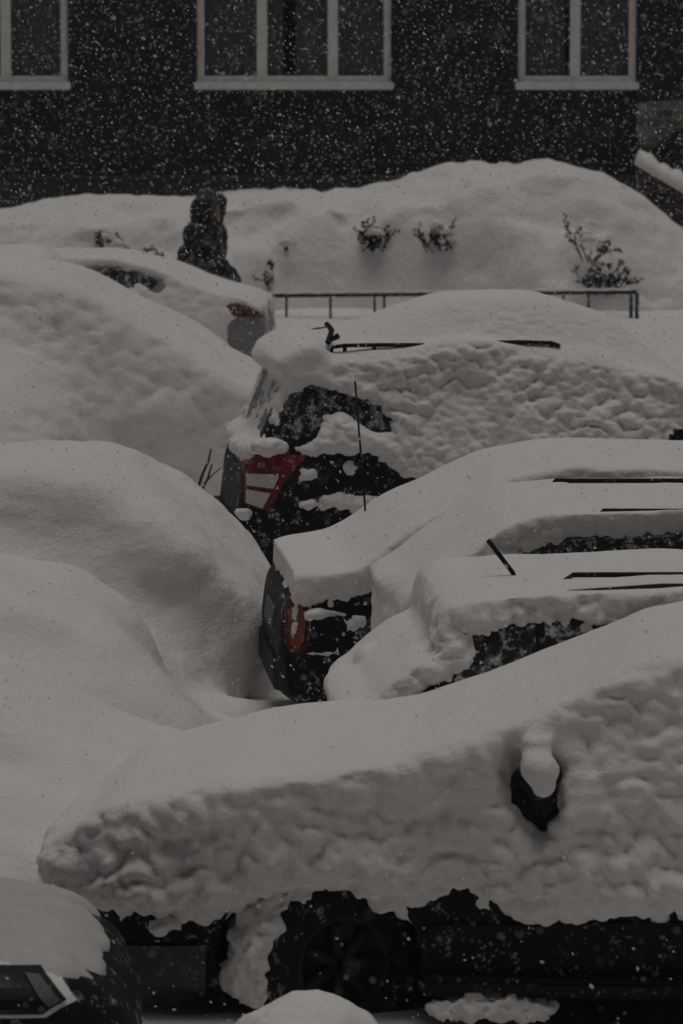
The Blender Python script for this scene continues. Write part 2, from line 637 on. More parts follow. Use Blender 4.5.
def make_wheel(car, x, z, r, width, yside=-1, steer=0.0, inset=0.02, rr=.66):
    """tyre with rim child, lathe about local y"""
    bm = bmesh.new()
    prof = [(r * rr, -width / 2 + .015), (r * (rr + .14), -width / 2), (r * 0.93, -width / 2 + .006), (r * 0.99, -width / 2 + .03), (r, 0), (r * 0.99, width / 2 - .03), (r * 0.93, width / 2 - .006), (r * (rr + .14), width / 2), (r * rr, width / 2 - .015)]
    n = 48
    rings = []
    for i in range(n):
        a = 2 * math.pi * i / n
        k = 1.0 if i % 2 else 0.985
        rings.append([bm.verts.new((q * (k if q > r * .95 else 1) * math.cos(a), yy, q * (k if q > r * .95 else 1) * math.sin(a))) for q, yy in prof])
    for i in range(n):
        for j in range(len(prof) - 1):
            bm.faces.new((rings[i][j], rings[(i + 1) % n][j], rings[(i + 1) % n][j + 1], rings[i][j + 1]))
    e = bpy.data.objects.new('wheel', None)
    COL.objects.link(e)
    e.parent = car.root
    y = yside * (car.W / 2 - width / 2 - inset)
    e.location = (x, y, z)
    e.rotation_euler = (0, 0, steer + (math.pi if yside > 0 else 0))
    obj('tyre', bm, RUBBER, e, smooth=True)
    bm = bmesh.new()
    R1 = r * rr
    prof = [(R1 + .012, -width / 2 + .012), (R1, -width / 2 + .004), (R1 * .93, -width / 2 + .03), (R1 * .9, -width / 2 + .07), (0.02, -width / 2 + .075)]
    rings = []
    for i in range(n):
        a = 2 * math.pi * i / n
        rings.append([bm.verts.new((q * math.cos(a), yy, q * math.sin(a))) for q, yy in prof])
    for i in range(n):
        for j in range(len(prof) - 1):
            bm.faces.new((rings[i][j], rings[(i + 1) % n][j], rings[(i + 1) % n][j + 1], rings[i][j + 1]))
    for k in range(7):
        a = 2 * math.pi * k / 7
        c, sn = math.cos(a), math.sin(a)
        add_tube(bm, [(0.03 * c, -width / 2 + .045, 0.03 * sn), (R1 * .93 * c, -width / 2 + .03, R1 * .93 * sn)], 0.022, 6)
    obj('rim', bm, RIM, e, smooth=True)
    return e


# ------------------------------------------------------------------ light and air
world = bpy.data.worlds.new('World')
scene.world = world
world.use_nodes = True
nt = world.node_tree
bg = nt.nodes['Background']
sky = nt.nodes.new('ShaderNodeTexSky')
sky.sky_type = 'NISHITA'
sky.sun_disc = False
SUN_EL = 86
sky.sun_elevation = R(SUN_EL)
sky.sun_rotation = R(180)
sky.dust_density = 6
hs = nt.nodes.new('ShaderNodeHueSaturation')
hs.inputs['Saturation'].default_value = 0.22
nt.links.new(sky.outputs['Color'], hs.inputs['Color'])
nt.links.new(hs.outputs['Color'], bg.inputs['Color'])
bg.inputs['Strength'].default_value = 0.05
sl = bpy.data.lights.new('sun', 'SUN')
sl.energy = 1.5
sl.angle = R(35)
sl.color = (1.0, 0.95, 0.88)
so = bpy.data.objects.new('sun', sl)
COL.objects.link(so)
so.location = (0, 24, 30)
so.rotation_euler = (R(90 - SUN_EL), 0, 0)
vs = scene.view_settings
vs.view_transform = 'Standard'
vs.look = 'None'
vs.exposure = -1.39
vs.gamma = 1.0
scene.cycles.use_denoising = True
scene.cycles.max_bounces = 6
scene.cycles.diffuse_bounces = 4

# ------------------------------------------------------------------ ground
xs = np.arange(-22, 22.01, 0.25)
ys = np.arange(6, 60.01, 0.25)
GX, GY = np.meshgrid(xs, ys, indexing='ij')
P = np.stack([GX.ravel(), GY.ravel(), 0 * GX.ravel()], 1)
gz = 0.06 * vnoise(P / 1.7, 1) + 0.03 * vnoise(P / 0.6, 2) + 0.03
gz += 0.60 * sstep(43.0, 44.9, P[:, 1] + 0.3 * vnoise(P / 2.2, 8))
V = np.stack([P[:, 0], P[:, 1], gz], 1)
nx, ny = len(xs), len(ys)
idx = np.arange(nx * ny).reshape(nx, ny)
Q = np.stack([idx[:-1, :-1].ravel(), idx[1:, :-1].ravel(), idx[1:, 1:].ravel(), idx[:-1, 1:].ravel()], 1)
g = mesh_np('snowy_ground', V, Q, SNOWG)
tag(g, 'snow covered yard between the parked cars', None, kind='structure')


def tubes(car, name, lines, rad, m, parent=None):
    bm = bmesh.new()
    for l in lines: add_tube(bm, l, rad, 8)
    return obj(name, bm, m, parent or car.root, smooth=True)


def caps_field(X, Y, Z, segs, k):
    S = None
    for a, b, r0, r1 in segs:
        a, b = np.array(a), np.array(b)
        e = b - a
        L2 = e @ e
        t = np.clip(((X - a[0]) * e[0] + (Y - a[1]) * e[1] + (Z - a[2]) * e[2]) / L2, 0, 1)
        dd = np.sqrt((X - a[0] - t * e[0]) ** 2 + (Y - a[1] - t * e[1]) ** 2 + (Z - a[2] - t * e[2]) ** 2) - (r0 + (r1 - r0) * t)
        S = dd if S is None else smin(S, dd, k)
    return S


def figure(name, segs, m, h, k, parent, bumps=0.0, bscale=.05, lo=None, hi=None, cut=None):
    pts = np.array([p for s_ in segs for p in s_[:2]])
    lo = pts.min(0) - .25
    hi = pts.max(0) + .25
    n_ = np.ceil((hi - lo) / h).astype(int)
    X, Y, Z = np.meshgrid(*[lo[i] + np.arange(n_[i]) * h for i in range(3)], indexing='ij')
    S = caps_field(X, Y, Z, segs, k)
    if cut: S = cut(S, X, Y, Z)
    V, Q = iso(S, lo, h)
    if bumps:
        Nn = vnormals(V, Q)
        V = V + Nn * (bumps * vnoise(V / bscale, 77))[:, None] + Nn * (bumps * .6 * vnoise(V / (bscale * .4), 78))[:, None]
    return mesh_np(name, V, Q, m, parent)



# ------------------------------------------------------------------ A: offroader with red and white tail lamp
A = Car('parked_suv', 236, 27.7, [(0, .38), (0.02, .62), (0.06, .95), (0.16, 1.12), (.34, 1.55), (.42, 1.62), (1.2, 1.67), (1.9, 1.66), (2.3, 1.60), (2.95, 1.22), (3.15, 1.08), (3.8, 1.0), (4.12, .86), (4.2, .6), (4.18, .3), (4.0, .22), (.2, .26)],
        1.76, yaw=6, belt=1.0, tumble=.30, wheels=[(.82, .34), (3.35, .34)], h=.015, arch=.38)
tag(A.root, 'dark offroader with red and white tail lamp, roof rails and lumpy snow on its side', 'car', 'cars parked side by side under snow')
A.make_body(PAINT_NAVY)
for wx in (.82, 3.35):
    for sd in (-1, 1): make_wheel(A, wx, .34, .34, .22, sd)
lamp = A.patch('tail_light', A.lp([(246.6, 459), (262, 458), (284, 454.5), (307, 456), (293, 460.6), (290, 470), (285, 481), (270, 511.6), (258, 510), (246, 506)]), RED, off=.004)
A.patch('reversing_lens', A.lp([(247.5, 475.5), (273, 474.7), (279, 477), (274, 489), (247.5, 487)]), CLEAR, lamp, off=.018, thick=.008)
A.patch('indicator_lens', A.lp([(247.5, 491), (271, 494), (263, 509.5), (247, 504.5)]), CLEAR, lamp, off=.018, thick=.008)
A.patch('side_window', A.lp([(296, 382), (318, 384), (345, 392), (372, 402), (390, 414), (396, 430), (388, 441), (345, 425), (285, 445), (272, 440)]), GLASS_DARK, off=.003)
A.patch('side_window', A.lp([(412, 418), (430, 372), (520, 368), (520, 420)]), GLASS_DARK, off=.003)
A.patch('side_window', A.lp([(530, 420), (530, 368), (620, 372), (675, 420)]), GLASS_DARK, off=.003)
A.patch('rear_window', [(-.6, 1.18), (.6, 1.18), (.52, 1.52), (-.52, 1.52)], GLASS_DARK, side='left', off=.003)
A.patch('bumper', [(-.75, .40), (.75, .40), (.75, .64), (-.75, .64)], PLASTIC, side='left', off=.05, thick=.06)
ry = -.66
q = [A.local(a, b, ry) for a, b in [(331, 352), (333, 347), (345, 345.5), (380, 345), (432, 345), (470, 343), (520, 342), (552, 343), (560, 346)]]
for sd in (-1, 1):
    tubes(A, 'roof_rail', [[(a, sd * .66, b) for a, b in q]] + [[(a, sd * .66, b), (a, sd * .60, b - .10)] for a, b in (q[2], q[5], q[7])], .013, PLASTIC)
q0, q1 = A.local(329, 358, ry), A.local(392, 357, ry)
tubes(A, 'side_trim', [[(q0[0], ry, q0[1]), (q1[0], ry, q1[1])], [A.local(374, 346, ry)[0:1] + (ry,) + A.local(374, 346, ry)[1:], A.local(374, 357, ry)[0:1] + (ry,) + A.local(374, 357, ry)[1:]]], .014, PLASTIC)
tubes(A, 'rack_bar', [[(q[1][0] - .03, -.66, q[1][1] + .03), (q[1][0] + .05, -.1, q[1][1] + .06), (q[1][0] + .08, .5, q[1][1] + .05)],
                      [(q[1][0] - .06, -.45, q[1][1] - .02), (q[1][0] + .06, -.40, q[1][1] + .05)]], .017, PLASTIC)
bm = bmesh.new()
mx, mz = A.local(676, 440)
add_box(bm, mx - .05, mx + .09, -1.03, -.80, mz - .07, mz + .07, .03)
obj('wing_mirror', bm, PLASTIC, A.root)
bareA = A.lp([(195, 452), (246, 458), (286, 454), (318, 462), (322, 455), (386, 456), (398, 478), (440, 480), (520, 478), (700, 474), (700, 720), (195, 720)])
winA = A.lp([(312, 388), (345, 396), (372, 404), (388, 415), (394, 430), (386, 440), (366, 426), (345, 412), (325, 404)])
mott = A.lp([(262, 452), (275, 420), (290, 395), (312, 385), (345, 405), (330, 428), (300, 445), (285, 452)])
railA = A.lp([(328, 338), (440, 340), (440, 350), (400, 361), (328, 362)])
railA2 = A.lp([(514, 338), (560, 338), (560, 347), (514, 347)])
belA = A.lp([(318, 453), (390, 453), (400, 470), (370, 474), (318, 470)])


def rough(c, px, py, w, hh, n=7, sd=1, dy=.03, ry=.06):
    """an uneven heap of clinging snow made of several lumps"""
    rd = random.Random(sd)
    a, b = c.local(px, py)
    out = []
    for k in range(n):
        t = (k + .5) / n * 2 - 1
        f = math.sqrt(max(.1, 1 - t * t))
        out.append((a + w * t + rd.uniform(-.01, .01), -c.W / 2 + dy + rd.uniform(-.01, .01), b + rd.uniform(-.25, .25) * hh, w / n * rd.uniform(1.0, 1.7), ry * rd.uniform(.7, 1.1), hh * f * rd.uniform(.7, 1.1), .025))
    return out


def inpoly(c, polys, soft=.06, lo=.25):
    """clinging snow is crumbly inside these side areas and smooth elsewhere"""
    def f(V):
        m = np.zeros(len(V))
        for q in polys: m = np.maximum(m, sstep(soft, -soft, poly_sdf(V[:, 0], V[:, 2], q)))
        m = m * (V[:, 1] < 0)
        return lo + (1 - lo) * m
    return f


def clump(c, px, py, rx, ry, rz, k=.04, dy=0.0):
    a, b = c.local(px, py)
    return (a, -c.W / 2 + dy, b, rx, ry, rz, k)


def a_top(X, Y):
    mid = sstep(.66, .22, np.abs(Y + .05))
    t = .42 + .82 * sstep(.55, 1.5, X) * sstep(3.3, 1.9, X)
    return (t * mid + .16 * (1 - mid)) * sstep(.5, .6, X) + (.42 + .1 * mid) * sstep(.6, .5, X) + .35 * sstep(2.3, 2.8, X) * (1 - mid)


A.snow(top=.26, topfun=a_top, side=.060, left=-.03, zlow=.42, bares=[bareA, winA], thin=[(mott, .080, .03), (A.lp([(288, 436), (318, 430), (322, 464), (290, 456)]), .055, .03)],
       lbares=[[(-1, .2), (1, .2), (1, 1.05), (-1, 1.05)]], lump=.054, patch=.016, seed=3, lumpsize=.068, sm=1.3, lumpmask=lambda V: np.where(V[:, 0] < .62, .55 + .45 * sstep(1.35, 1.2, V[:, 2]), 1.0) * (1 - .75 * sstep(1.40, 1.55, V[:, 2]) * sstep(.75, .55, V[:, 0])),
       blobs=rough(A, 356, 440, .21, .065, 7, 2, .05) + rough(A, 340, 503, .24, .055, 9, 3, .02) + [ clump(A, 395, 455, .1, .06, .10, .04, .04), clump(A, 268, 448, .12, .06, .06, .03, .06),
              clump(A, 420, 466, .14, .05, .06, .03, .02), clump(A, 350, 468, .05, .03, .04, .03, .02), clump(A, 310, 474, .07, .03, .05, .03, .03), clump(A, 245, 514, .04, .04, .03, .02, .07), (.34, 0, 1.60, .16, .58, .08, .08),
              (A.local(470, 350, ry)[0], -.66, A.local(470, 350, ry)[1], .25, .09, .07, .06)])

# ------------------------------------------------------------------ B: low saloon with orange rear lamp
B = Car('parked_saloon', 281, 23.0, [(0, .32), (0, .60), (.03, .80), (.10, .86), (.42, .90), (.75, 1.12), (1.2, 1.33), (1.5, 1.37), (2.4, 1.34), (3.05, .98), (3.9, .85), (4.1, .6), (4.1, .3), (3.9, .2), (.2, .22)],
        1.66, yaw=5, belt=.85, tumble=.33, wheels=[(.8, .3), (3.3, .3)], h=.015, arch=.34)
tag(B.root, 'low black saloon with an orange rear lamp and a thick snow slab on its boot', 'car', 'cars parked side by side under snow')
B.make_body(PAINT_BLACK)
for wx in (.8, 3.3):
    for sd in (-1, 1): make_wheel(B, wx, .3, .3, .2, sd)
lampB = B.patch('tail_light', B.lp([(287, 612), (291, 603), (298, 599), (305, 600), (310, 608), (312, 630), (310, 648), (303, 656), (292, 656), (287, 648)]), DKRED, off=.004)
B.patch('indicator_lens', B.lp([(290, 624), (294, 610), (299, 605), (304, 611), (307, 624), (305, 642), (300, 650), (292, 648)]), AMBER, lampB, off=.018, thick=.008)
B.patch('rear_window', [(-.55, .96), (.55, .96), (.5, 1.27), (-.5, 1.27)], GLASS_DARK, side='left', off=.003)
B.patch('side_window', [(.75, .95), (1.25, 1.25), (1.75, 1.27), (1.75, .93)], GLASS_DARK, off=.003)
B.patch('side_window', [(1.82, .93), (1.82, 1.27), (2.3, 1.25), (2.75, .98)], GLASS_DARK, off=.003)
B.patch('bumper', [(-.70, .33), (.70, .33), (.70, .50), (-.70, .50)], PLASTIC, side='left', off=.02, thick=.03)
B.patch('licence_plate', [(-.26, .60), (.26, .60), (.26, .71), (-.26, .71)], PLATE, side='left', off=.012)
a0 = B.local(365, 506, .60)
a1 = B.local(355, 381, .62)
tubes(B, 'antenna', [[(a0[0], .60, a0[1] - .25), (a0[0], .60, a0[1]), (a1[0], .62, a1[1])]], .0055, PLASTIC)
bareB = B.lp([(255, 596), (385, 592), (700, 592), (700, 780), (255, 780)])
edgeB = B.lp([(384, 592), (480, 518), (560, 492), (700, 492), (700, 600)])
B.snow(top=.15, side=.0, left=.055, zlow=.5, bares=[], thin=[(bareB, .042, .03), (edgeB, .03, .03)], lumpmask=inpoly(B, [bareB], .05, .3), lump=.05, lumpsize=.07, patch=.045, seed=8, sm=2.0, upa=.45, upb=.66,
       topfun=lambda X, Y: .95 + .15 * sstep(.9, 1.6, X) - .25 * sstep(.0, .0, X), lbares=[[(-1, .2), (1, .2), (1, .5), (-1, .5)]],
       blobs=[] + [clump(B, 365, 602, .10, .03, .04, .03, .02)] + rough(B, 328, 616, .09, .035, 4, 5, .03, .04) + rough(B, 355, 622, .10, .05, 5, 6, .03, .04) + rough(B, 325, 655, .09, .02, 4, 7, .03, .03))

# ------------------------------------------------------------------ C: hatchback between, roof gutters showing
C = Car('parked_hatchback', 409, 20.75, [(0, .35), (-.01, .7), (.0, 1.0), (.06, 1.07), (.5, 1.38), (.62, 1.42), (1.4, 1.44), (2.3, 1.40), (2.95, 1.02), (3.6, .92), (3.8, .6), (3.8, .3), (3.6, .2), (.2, .22)],
        1.64, yaw=4, belt=.95, tumble=.36, wheels=[(.65, .3), (3.0, .3)], h=.015, arch=.34, r=.05)
tag(C.root, 'grey hatchback behind the short antenna car, its dark window band showing through snow', 'car', 'cars parked side by side under snow')
C.make_body(PAINT_GREY)
for wx in (.65, 3.0):
    for sd in (-1, 1): make_wheel(C, wx, .3, .3, .2, sd)
C.patch('side_window', C.lp([(470, 577), (520, 538), (600, 534), (600, 575)]), GLASS_DARK, off=.003)
C.patch('side_window', C.lp([(608, 575), (608, 534), (700, 530), (740, 572)]), GLASS_DARK, off=.003)
C.patch('rear_window', [(-.55, 1.12), (.55, 1.12), (.5, 1.34), (-.5, 1.34)], GLASS_DARK, side='left', off=.003)
C.patch('tail_light', [(-.78, .72), (-.62, .72), (-.62, .95), (-.78, .95)], DKRED, side='left', off=.006)
C.patch('bumper', [(-.72, .36), (.72, .36), (.72, .56), (-.72, .56)], PLASTIC, side='left', off=.05, thick=.06)
tubes(C, 'roof_rail', [[(.85, -.56, 1.44), (.92, -.56, 1.513), (2.2, -.56, 1.496), (2.25, -.56, 1.42)]], .012, PLASTIC)
tubes(C, 'roof_rail', [[(.75, .50, 1.44), (.82, .50, 1.536), (2.2, .50, 1.526), (2.25, .50, 1.42)]], .012, PLASTIC)
gut1 = C.lp([(545, 516), (700, 511), (700, 523), (545, 524)])
winC = C.lp([(474, 579), (505, 537), (540, 525), (700, 520), (700, 562), (520, 566)])
C.snow(top=.10, side=.045, left=.05, zlow=.6, bares=[], thin=[(winC, .105, .05), (gut1, .10, .012)], lump=.055, lumpmask=inpoly(C, [winC], .05, .22), patch=.02, seed=13, lumpsize=.07, sm=1.4, upa=.5, upb=.75,
       topfun=lambda X, Y: 1.0 - .75 * np.exp(-((np.abs(Y + .03) - .53) / .045) ** 2) * sstep(.85, 1.05, X),
       blobs=[(.02, .35, 1.10, .1, .5, .05, .04)])

# ------------------------------------------------------------------ D: hatchback with a spoiler and short antenna
D = Car('parked_hatchback', 374, 18.1, [(0, .35), (-.03, .7), (-.02, .95), (.08, 1.04), (.42, 1.27), (.34, 1.355), (.42, 1.395), (1.3, 1.425), (2.2, 1.39), (2.9, 1.05), (3.6, .95), (3.8, .6), (3.8, .3), (3.6, .2), (.2, .22)],
        1.64, yaw=4, belt=.95, tumble=.44, wheels=[(.65, .3), (3.0, .3)], h=.015, arch=.34, r=.05)
tag(D.root, 'dark hatchback with roof spoiler and short black antenna, lumpy snow over its side windows', 'car', 'cars parked side by side under snow')
D.make_body(PAINT_BLACK)
for wx in (.65, 3.0):
    for sd in (-1, 1): make_wheel(D, wx, .3, .3, .2, sd)
D.patch('side_window', D.lp([(398, 690), (455, 625), (540, 612), (540, 690)]), GLASS_DARK, off=.003)
D.patch('side_window', D.lp([(550, 690), (550, 610), (680, 600), (720, 680)]), GLASS_DARK, off=.003)
D.patch('rear_window', [(-.55, 1.07), (.55, 1.07), (.5, 1.27), (-.5, 1.27)], GLASS_DARK, side='left', off=.003)
D.patch('tail_light', [(-.79, .66), (-.64, .66), (-.64, .92), (-.79, .92)], DKRED, side='left', off=.006)
D.patch('bumper', [(-.72, .36), (.72, .36), (.72, .56), (-.72, .56)], PLASTIC, side='left', off=.05, thick=.06)
b0 = D.local(513, 573, .0)
b1 = D.local(488, 540, .0)
tubes(D, 'antenna', [[(b0[0] + .03, 0, b0[1] - .12), (b0[0], 0, b0[1]), (b1[0], 0, b1[1])]], .010, PLASTIC)
tubes(D, 'roof_rail', [[(.70, -.47, 1.40), (.80, -.47, 1.470), (1.2, -.47, 1.494), (2.1, -.47, 1.486), (2.15, -.47, 1.40)]], .022, PLASTIC)
tubes(D, 'roof_rail', [[(.75, -.12, 1.42), (.88, -.12, 1.508), (2.1, -.12, 1.500), (2.15, -.12, 1.40)]], .011, PLASTIC)
winD = D.lp([(385, 705), (415, 664), (445, 630), (520, 611), (680, 594), (700, 640), (520, 710)])
D.snow(top=.095, side=.055, left=.06, zlow=.62, thin=[(winD, .115, .07)], lump=.075, lumpmask=inpoly(D, [winD], .05, .22), pits=[(D.local(432, 617, -.62)[0], -.70, D.local(432, 617, -.62)[1], .11, .16, .05, .03)], patch=.03, seed=21, lumpsize=.075, sm=1.3, upa=.6, upb=.85,
       topfun=lambda X, Y: 1.0 - .7 * np.maximum(np.exp(-((Y + .48) / .05) ** 2), np.exp(-((Y + .13) / .03) ** 2)) * sstep(.75, .95, X),
       blobs=[(-.02, -.1, 1.0, .12, .75, .075, .05), (.06, .3, 1.11, .06, .08, .05, .03), (.0, -.3, .86, .08, .5, .04, .03), (.40, -.05, 1.39, .12, .62, .07, .05)])

# ------------------------------------------------------------------ N: nearest car, nose to the left
N = Car('parked_car', 62, 16.92, [(.02, .25), (-.02, .40), (.0, .56), (.06, .69), (.22, .80), (.60, .88), (1.0, .90), (1.3, .93), (1.6, 1.03), (2.2, 1.32), (2.6, 1.40), (3.3, 1.41), (3.9, 1.1), (4.2, .95), (4.3, .6), (4.3, .3), (4.1, .2), (.2, .18)],
        1.54, yaw=-4, belt=.95, tumble=.30, wheels=[(.95, .30), (3.4, .31)], h=.016, arch=.385, tl=.09, r=.09)
tag(N.root, 'nearest dark car, snow heaped over bonnet and door with the wing mirror poking out', 'car', 'cars parked side by side under snow')
N.make_body(PAINT_BLACK)
for sd in (-1, 1):
    wl = make_wheel(N, .99, .28, .35, .24, sd, steer=R(30), inset=.07, rr=.52)
    if sd < 0:
        arc = [(.35 * math.cos(R(a)), .35 * math.sin(R(a))) for a in range(70, 200, 9)]
        sg = []
        for k in range(len(arc) - 1):
            for yy, rr in ((-.075, .030), (.01, .045), (.09, .034)):
                sg.append(((arc[k][0], yy, arc[k][1]), (arc[k + 1][0], yy, arc[k + 1][1]), rr, rr))
        figure('snow_crust', sg, SNOW, .010, .05, wl, bumps=.026, bscale=.055)
for sd in (-1, 1): make_wheel(N, 3.4, .31, .31, .2, sd)
N.patch('front_bumper', N.lp([(122, 948), (206, 946), (204, 1000), (160, 1012), (125, 1010)]), BUMPER_GREY, off=.012, thick=.016)
N.patch('side_moulding', N.lp([(432, 925), (760, 922), (760, 934), (432, 937)]), PLASTIC, off=.018, thick=.02)
N.patch('side_window', [(1.62, .98), (1.98, 1.28), (2.5, 1.31), (2.5, .97)], GLASS_DARK, off=.003)
N.patch('side_window', [(2.56, .97), (2.56, 1.31), (3.1, 1.29), (3.5, 1.02)], GLASS_DARK, off=.003)
N.patch('windscreen', [(1, 1)] and [(-.6, 1.02), (.6, 1.02), (.52, 1.30), (-.52, 1.30)], GLASS_DARK, side='left', off=.003)
N.patch('headlight', [(-.72, .60), (-.45, .62), (-.45, .73), (-.70, .72)], CLEAR, side='left', off=.006)
N.patch('headlight', [(.72, .60), (.45, .62), (.45, .73), (.70, .72)], CLEAR, side='left', off=.006)
# wheel arch lip and sill
bm = bmesh.new()
add_tube(bm, [(.95 + .397 * math.cos(a), -N.W / 2 + .035 - 0.0 * a, .30 + .397 * math.sin(a)) for a in [R(-5 + 190 * i / 24) for i in range(25)]], .013, 6)
obj('wheel_arch_lip', bm, PLASTIC, N.root, smooth=True)
bm = bmesh.new()
add_box(bm, 1.33, 3.0, -N.W / 2 - .06, -N.W / 2 + .12, .20, .27, .02)
obj('sill', bm, PLASTIC, N.root)
mx, mz = N.local(536, 790, -.86)
figure('wing_mirror', [((mx - .02, -.87, mz + .06), (mx + .05, -.86, mz + .06), .045, .045), ((mx - .0, -.87, mz + .03), (mx + .03, -.86, mz - .06), .05, .03), ((mx + .03, -.84, mz), (mx + .08, -.66, mz - .02), .035, .04)], PLASTIC, .010, .04, N.root, bumps=.004)


def n_z(X):
    zz = np.full_like(X, 0)
    xs_ = [N.local(p, 905)[0] for p in (60, 150, 225, 260, 330, 400, 430, 480, 510, 560, 640, 720)]
    zs_ = [N.local(300, q)[1] for q in (908, 908, 903, 888, 880, 892, 905, 896, 902, 905, 892, 885)]
    return np.interp(X, xs_, zs_) + .01


hole = N.lp([(512, 762), (530, 752), (552, 764), (556, 795), (545, 818), (530, 812), (516, 790)])
dents = N.lp([(600, 668), (640, 655), (668, 655), (660, 672), (620, 678)])
fl = N.lp([(150, 858), (195, 832), (240, 828), (215, 868), (175, 880)])
fl2 = N.lp([(425, 880), (445, 872), (480, 878), (490, 892), (450, 905), (428, 900)])
N.snow(top=.15, side=.085, left=.09, zlow=.52, zfun=n_z, pits=[(mx - .02, -.91, mz + .03, .14, .22, .17, .05), (mx + .02, -.89, mz - .10, .07, .18, .12, .05), (N.local(637, 668)[0], -.80, N.local(637, 668)[1], .10, .08, .03, .03)], thin=[(dents, .05, .05), (fl, .035, .06), (fl2, .05, .03)], lump=.088, patch=.014, seed=31, lumpsize=.095, sm=2.2, lumpmask=lambda V: (.65 + .5 * sstep(.95, .70, V[:, 2])) * (1 - .85 * np.exp(-((V[:, 0] - mx) / .16) ** 2 - ((V[:, 2] - mz - .06) / .16) ** 2)) * (.55 + .45 * sstep(-.05, .3, V[:, 0])), upa=.15, upb=.8,
       topfun=lambda X, Y: .75 + .20 * sstep(.2, .9, X) + .25 * np.exp(-((X - 1.4) / .45) ** 2),
       blobs=[ clump(N, 165, 922, .05, .03, .02, .01, -.01),
              (mx + .015, -.895, mz + .085, .058, .07, .06, .02), (mx - .0, -.79, mz + .17, .05, .10, .06, .05), (mx + .03, -.92, mz + .03, .03, .025, .04, .02), clump(N, 560, 880, .22, .05, .06, .06, .01), clump(N, 470, 850, .22, .06, .06, .06, .02), (-.03, .0, .64, .10, .58, .13, .08), (.06, -.50, .64, .15, .16, .10, .08)])
rd_ = random.Random(9)
sg = []
for k in range(14):
    a_ = N.local(436 + 8 * k, 1003)[0]
    b_ = N.local(440, 1003)[1]
    f_ = math.sqrt(max(.05, 1 - ((k - 6.5) / 7.2) ** 2))
    sg.append(((a_, -N.W / 2 - .02 + rd_.uniform(-.02, .02), b_ - .02), (a_ + .03, -N.W / 2 - .01 + rd_.uniform(-.02, .02), b_ - .015 + .02 * f_), .018 + .022 * f_, .016 + .02 * f_))
figure('sill_snow', sg, SNOW, .009, .025, N.root, bumps=.020, bscale=.04)

# ------------------------------------------------------------------ M: front corner of a car in the lower left
M = Car('parked_crossover', 0, 14.8, [(0, .3), (0, 1.0), (.3, 1.05), (.9, 1.5), (2.0, 1.5), (2.65, .98), (3.0, .86), (3.35, .80), (3.52, .70), (3.60, .52), (3.60, .3), (3.4, .2), (.2, .2)],
        1.68, yaw=2, belt=.74, tumble=.3, wheels=[(.7, .33), (2.85, .33)], h=.02, arch=.39, margin=.3, trt=.16, r=.16, ground=-.14)
M.right_at(136)
tag(M.root, 'dark crossover with thin smooth bonnet snow above an angular bright rimmed headlamp', 'car', 'cars parked side by side under snow')
M.make_body(PAINT_BLACK)
for wx in (.7, 2.85):
    for sd in (-1, 1): make_wheel(M, wx, .33, .33, .22, sd)
hl = M.patch('headlight', M.lp([(-40, 965), (0, 968), (42, 972), (56, 984), (76, 1009), (60, 1014), (45, 1022), (-40, 1018)]), CHROME, off=.004)
M.patch('lens', M.lp([(-36, 972), (0, 974), (39, 978), (50, 988), (66, 1006), (52, 1012), (42, 1018), (-36, 1014)]), LENS, hl, off=.014, thick=.006)
M.patch('reflector', M.lp([(24, 980), (38, 982), (60, 1006), (48, 1011), (38, 1000)]), PLATE, hl, off=.020, thick=.005)
M.patch('side_window', [(.95, 1.05), (1.1, 1.42), (2.1, 1.42), (2.5, 1.05)], GLASS_DARK, off=.003)
M.snow(m=SNOW_THIN, top=.028, topfun=lambda X, Y: 1.1 - 4.5 * sstep(3.34, 3.70, X + .10 * vnoise(np.stack([X.ravel() / .12, Y.ravel() / .07, 0 * X.ravel()], 1), 91).reshape(X.shape) + .04 * vnoise(np.stack([X.ravel() / .05, Y.ravel() / .03, 0 * X.ravel()], 1), 92).reshape(X.shape)) - 2.5 * sstep(.60, .78, np.abs(Y) + .05 * vnoise(np.stack([X.ravel() / .15, Y.ravel() / .1, 0 * X.ravel()], 1), 93).reshape(X.shape)), side=-.06, left=-.05, right=-.08, zlow=.7, lump=.012, patch=.012, seed=41, upa=.55, upb=.85, sm=1.3,
       blobs=[])

# ------------------------------------------------------------------ E: far car behind the left snow heaps (rear to the right)
E = Car('parked_saloon', 0, 41.8, [(0, .3), (0, .7), (.4, .9), (1.0, 1.0), (1.6, 1.42), (2.0, 1.46), (2.9, 1.45), (3.35, 1.34), (3.7, 1.18), (4.1, 1.09), (4.27, 1.0), (4.3, .6), (4.28, .35), (4.1, .2), (.2, .2)],
        1.68, yaw=-3, belt=1.0, tumble=.33, wheels=[(.8, .3), (3.5, .3)], h=.024, arch=.34, ground=-.12, trt=.07, r=.05)
E.right_at(266)
tag(E.root, 'far silver saloon with a dark red tail lamp, before the hooded walker', 'car', 'cars parked side by side under snow')
E.make_body(PAINT_SILVER)
for wx in (.8, 3.5):
    for sd in (-1, 1): make_wheel(E, wx, .3, .3, .2, sd)
E.patch('side_window', E.lp([(84, 271), (110, 268), (140, 271), (158, 282), (150, 291), (110, 291), (84, 280)]), GLASS_DARK, off=.004)
E.patch('side_window', E.lp([(28, 290), (35, 268), (78, 268), (78, 290)]), GLASS_DARK, off=.004)
E.patch('tail_light', E.lp([(225, 305), (240, 301), (262, 303), (262, 318), (232, 316)]), DKRED, off=.012, thick=.015)
winE = E.lp([(78, 266), (110, 265), (142, 268), (164, 282), (158, 292), (145, 280), (120, 276), (84, 276)])
winE2 = E.lp([(78, 266), (110, 265), (142, 268), (164, 282), (158, 292), (84, 292)])
lampE = E.lp([(228, 305), (244, 303), (275, 303), (275, 316), (240, 316)])
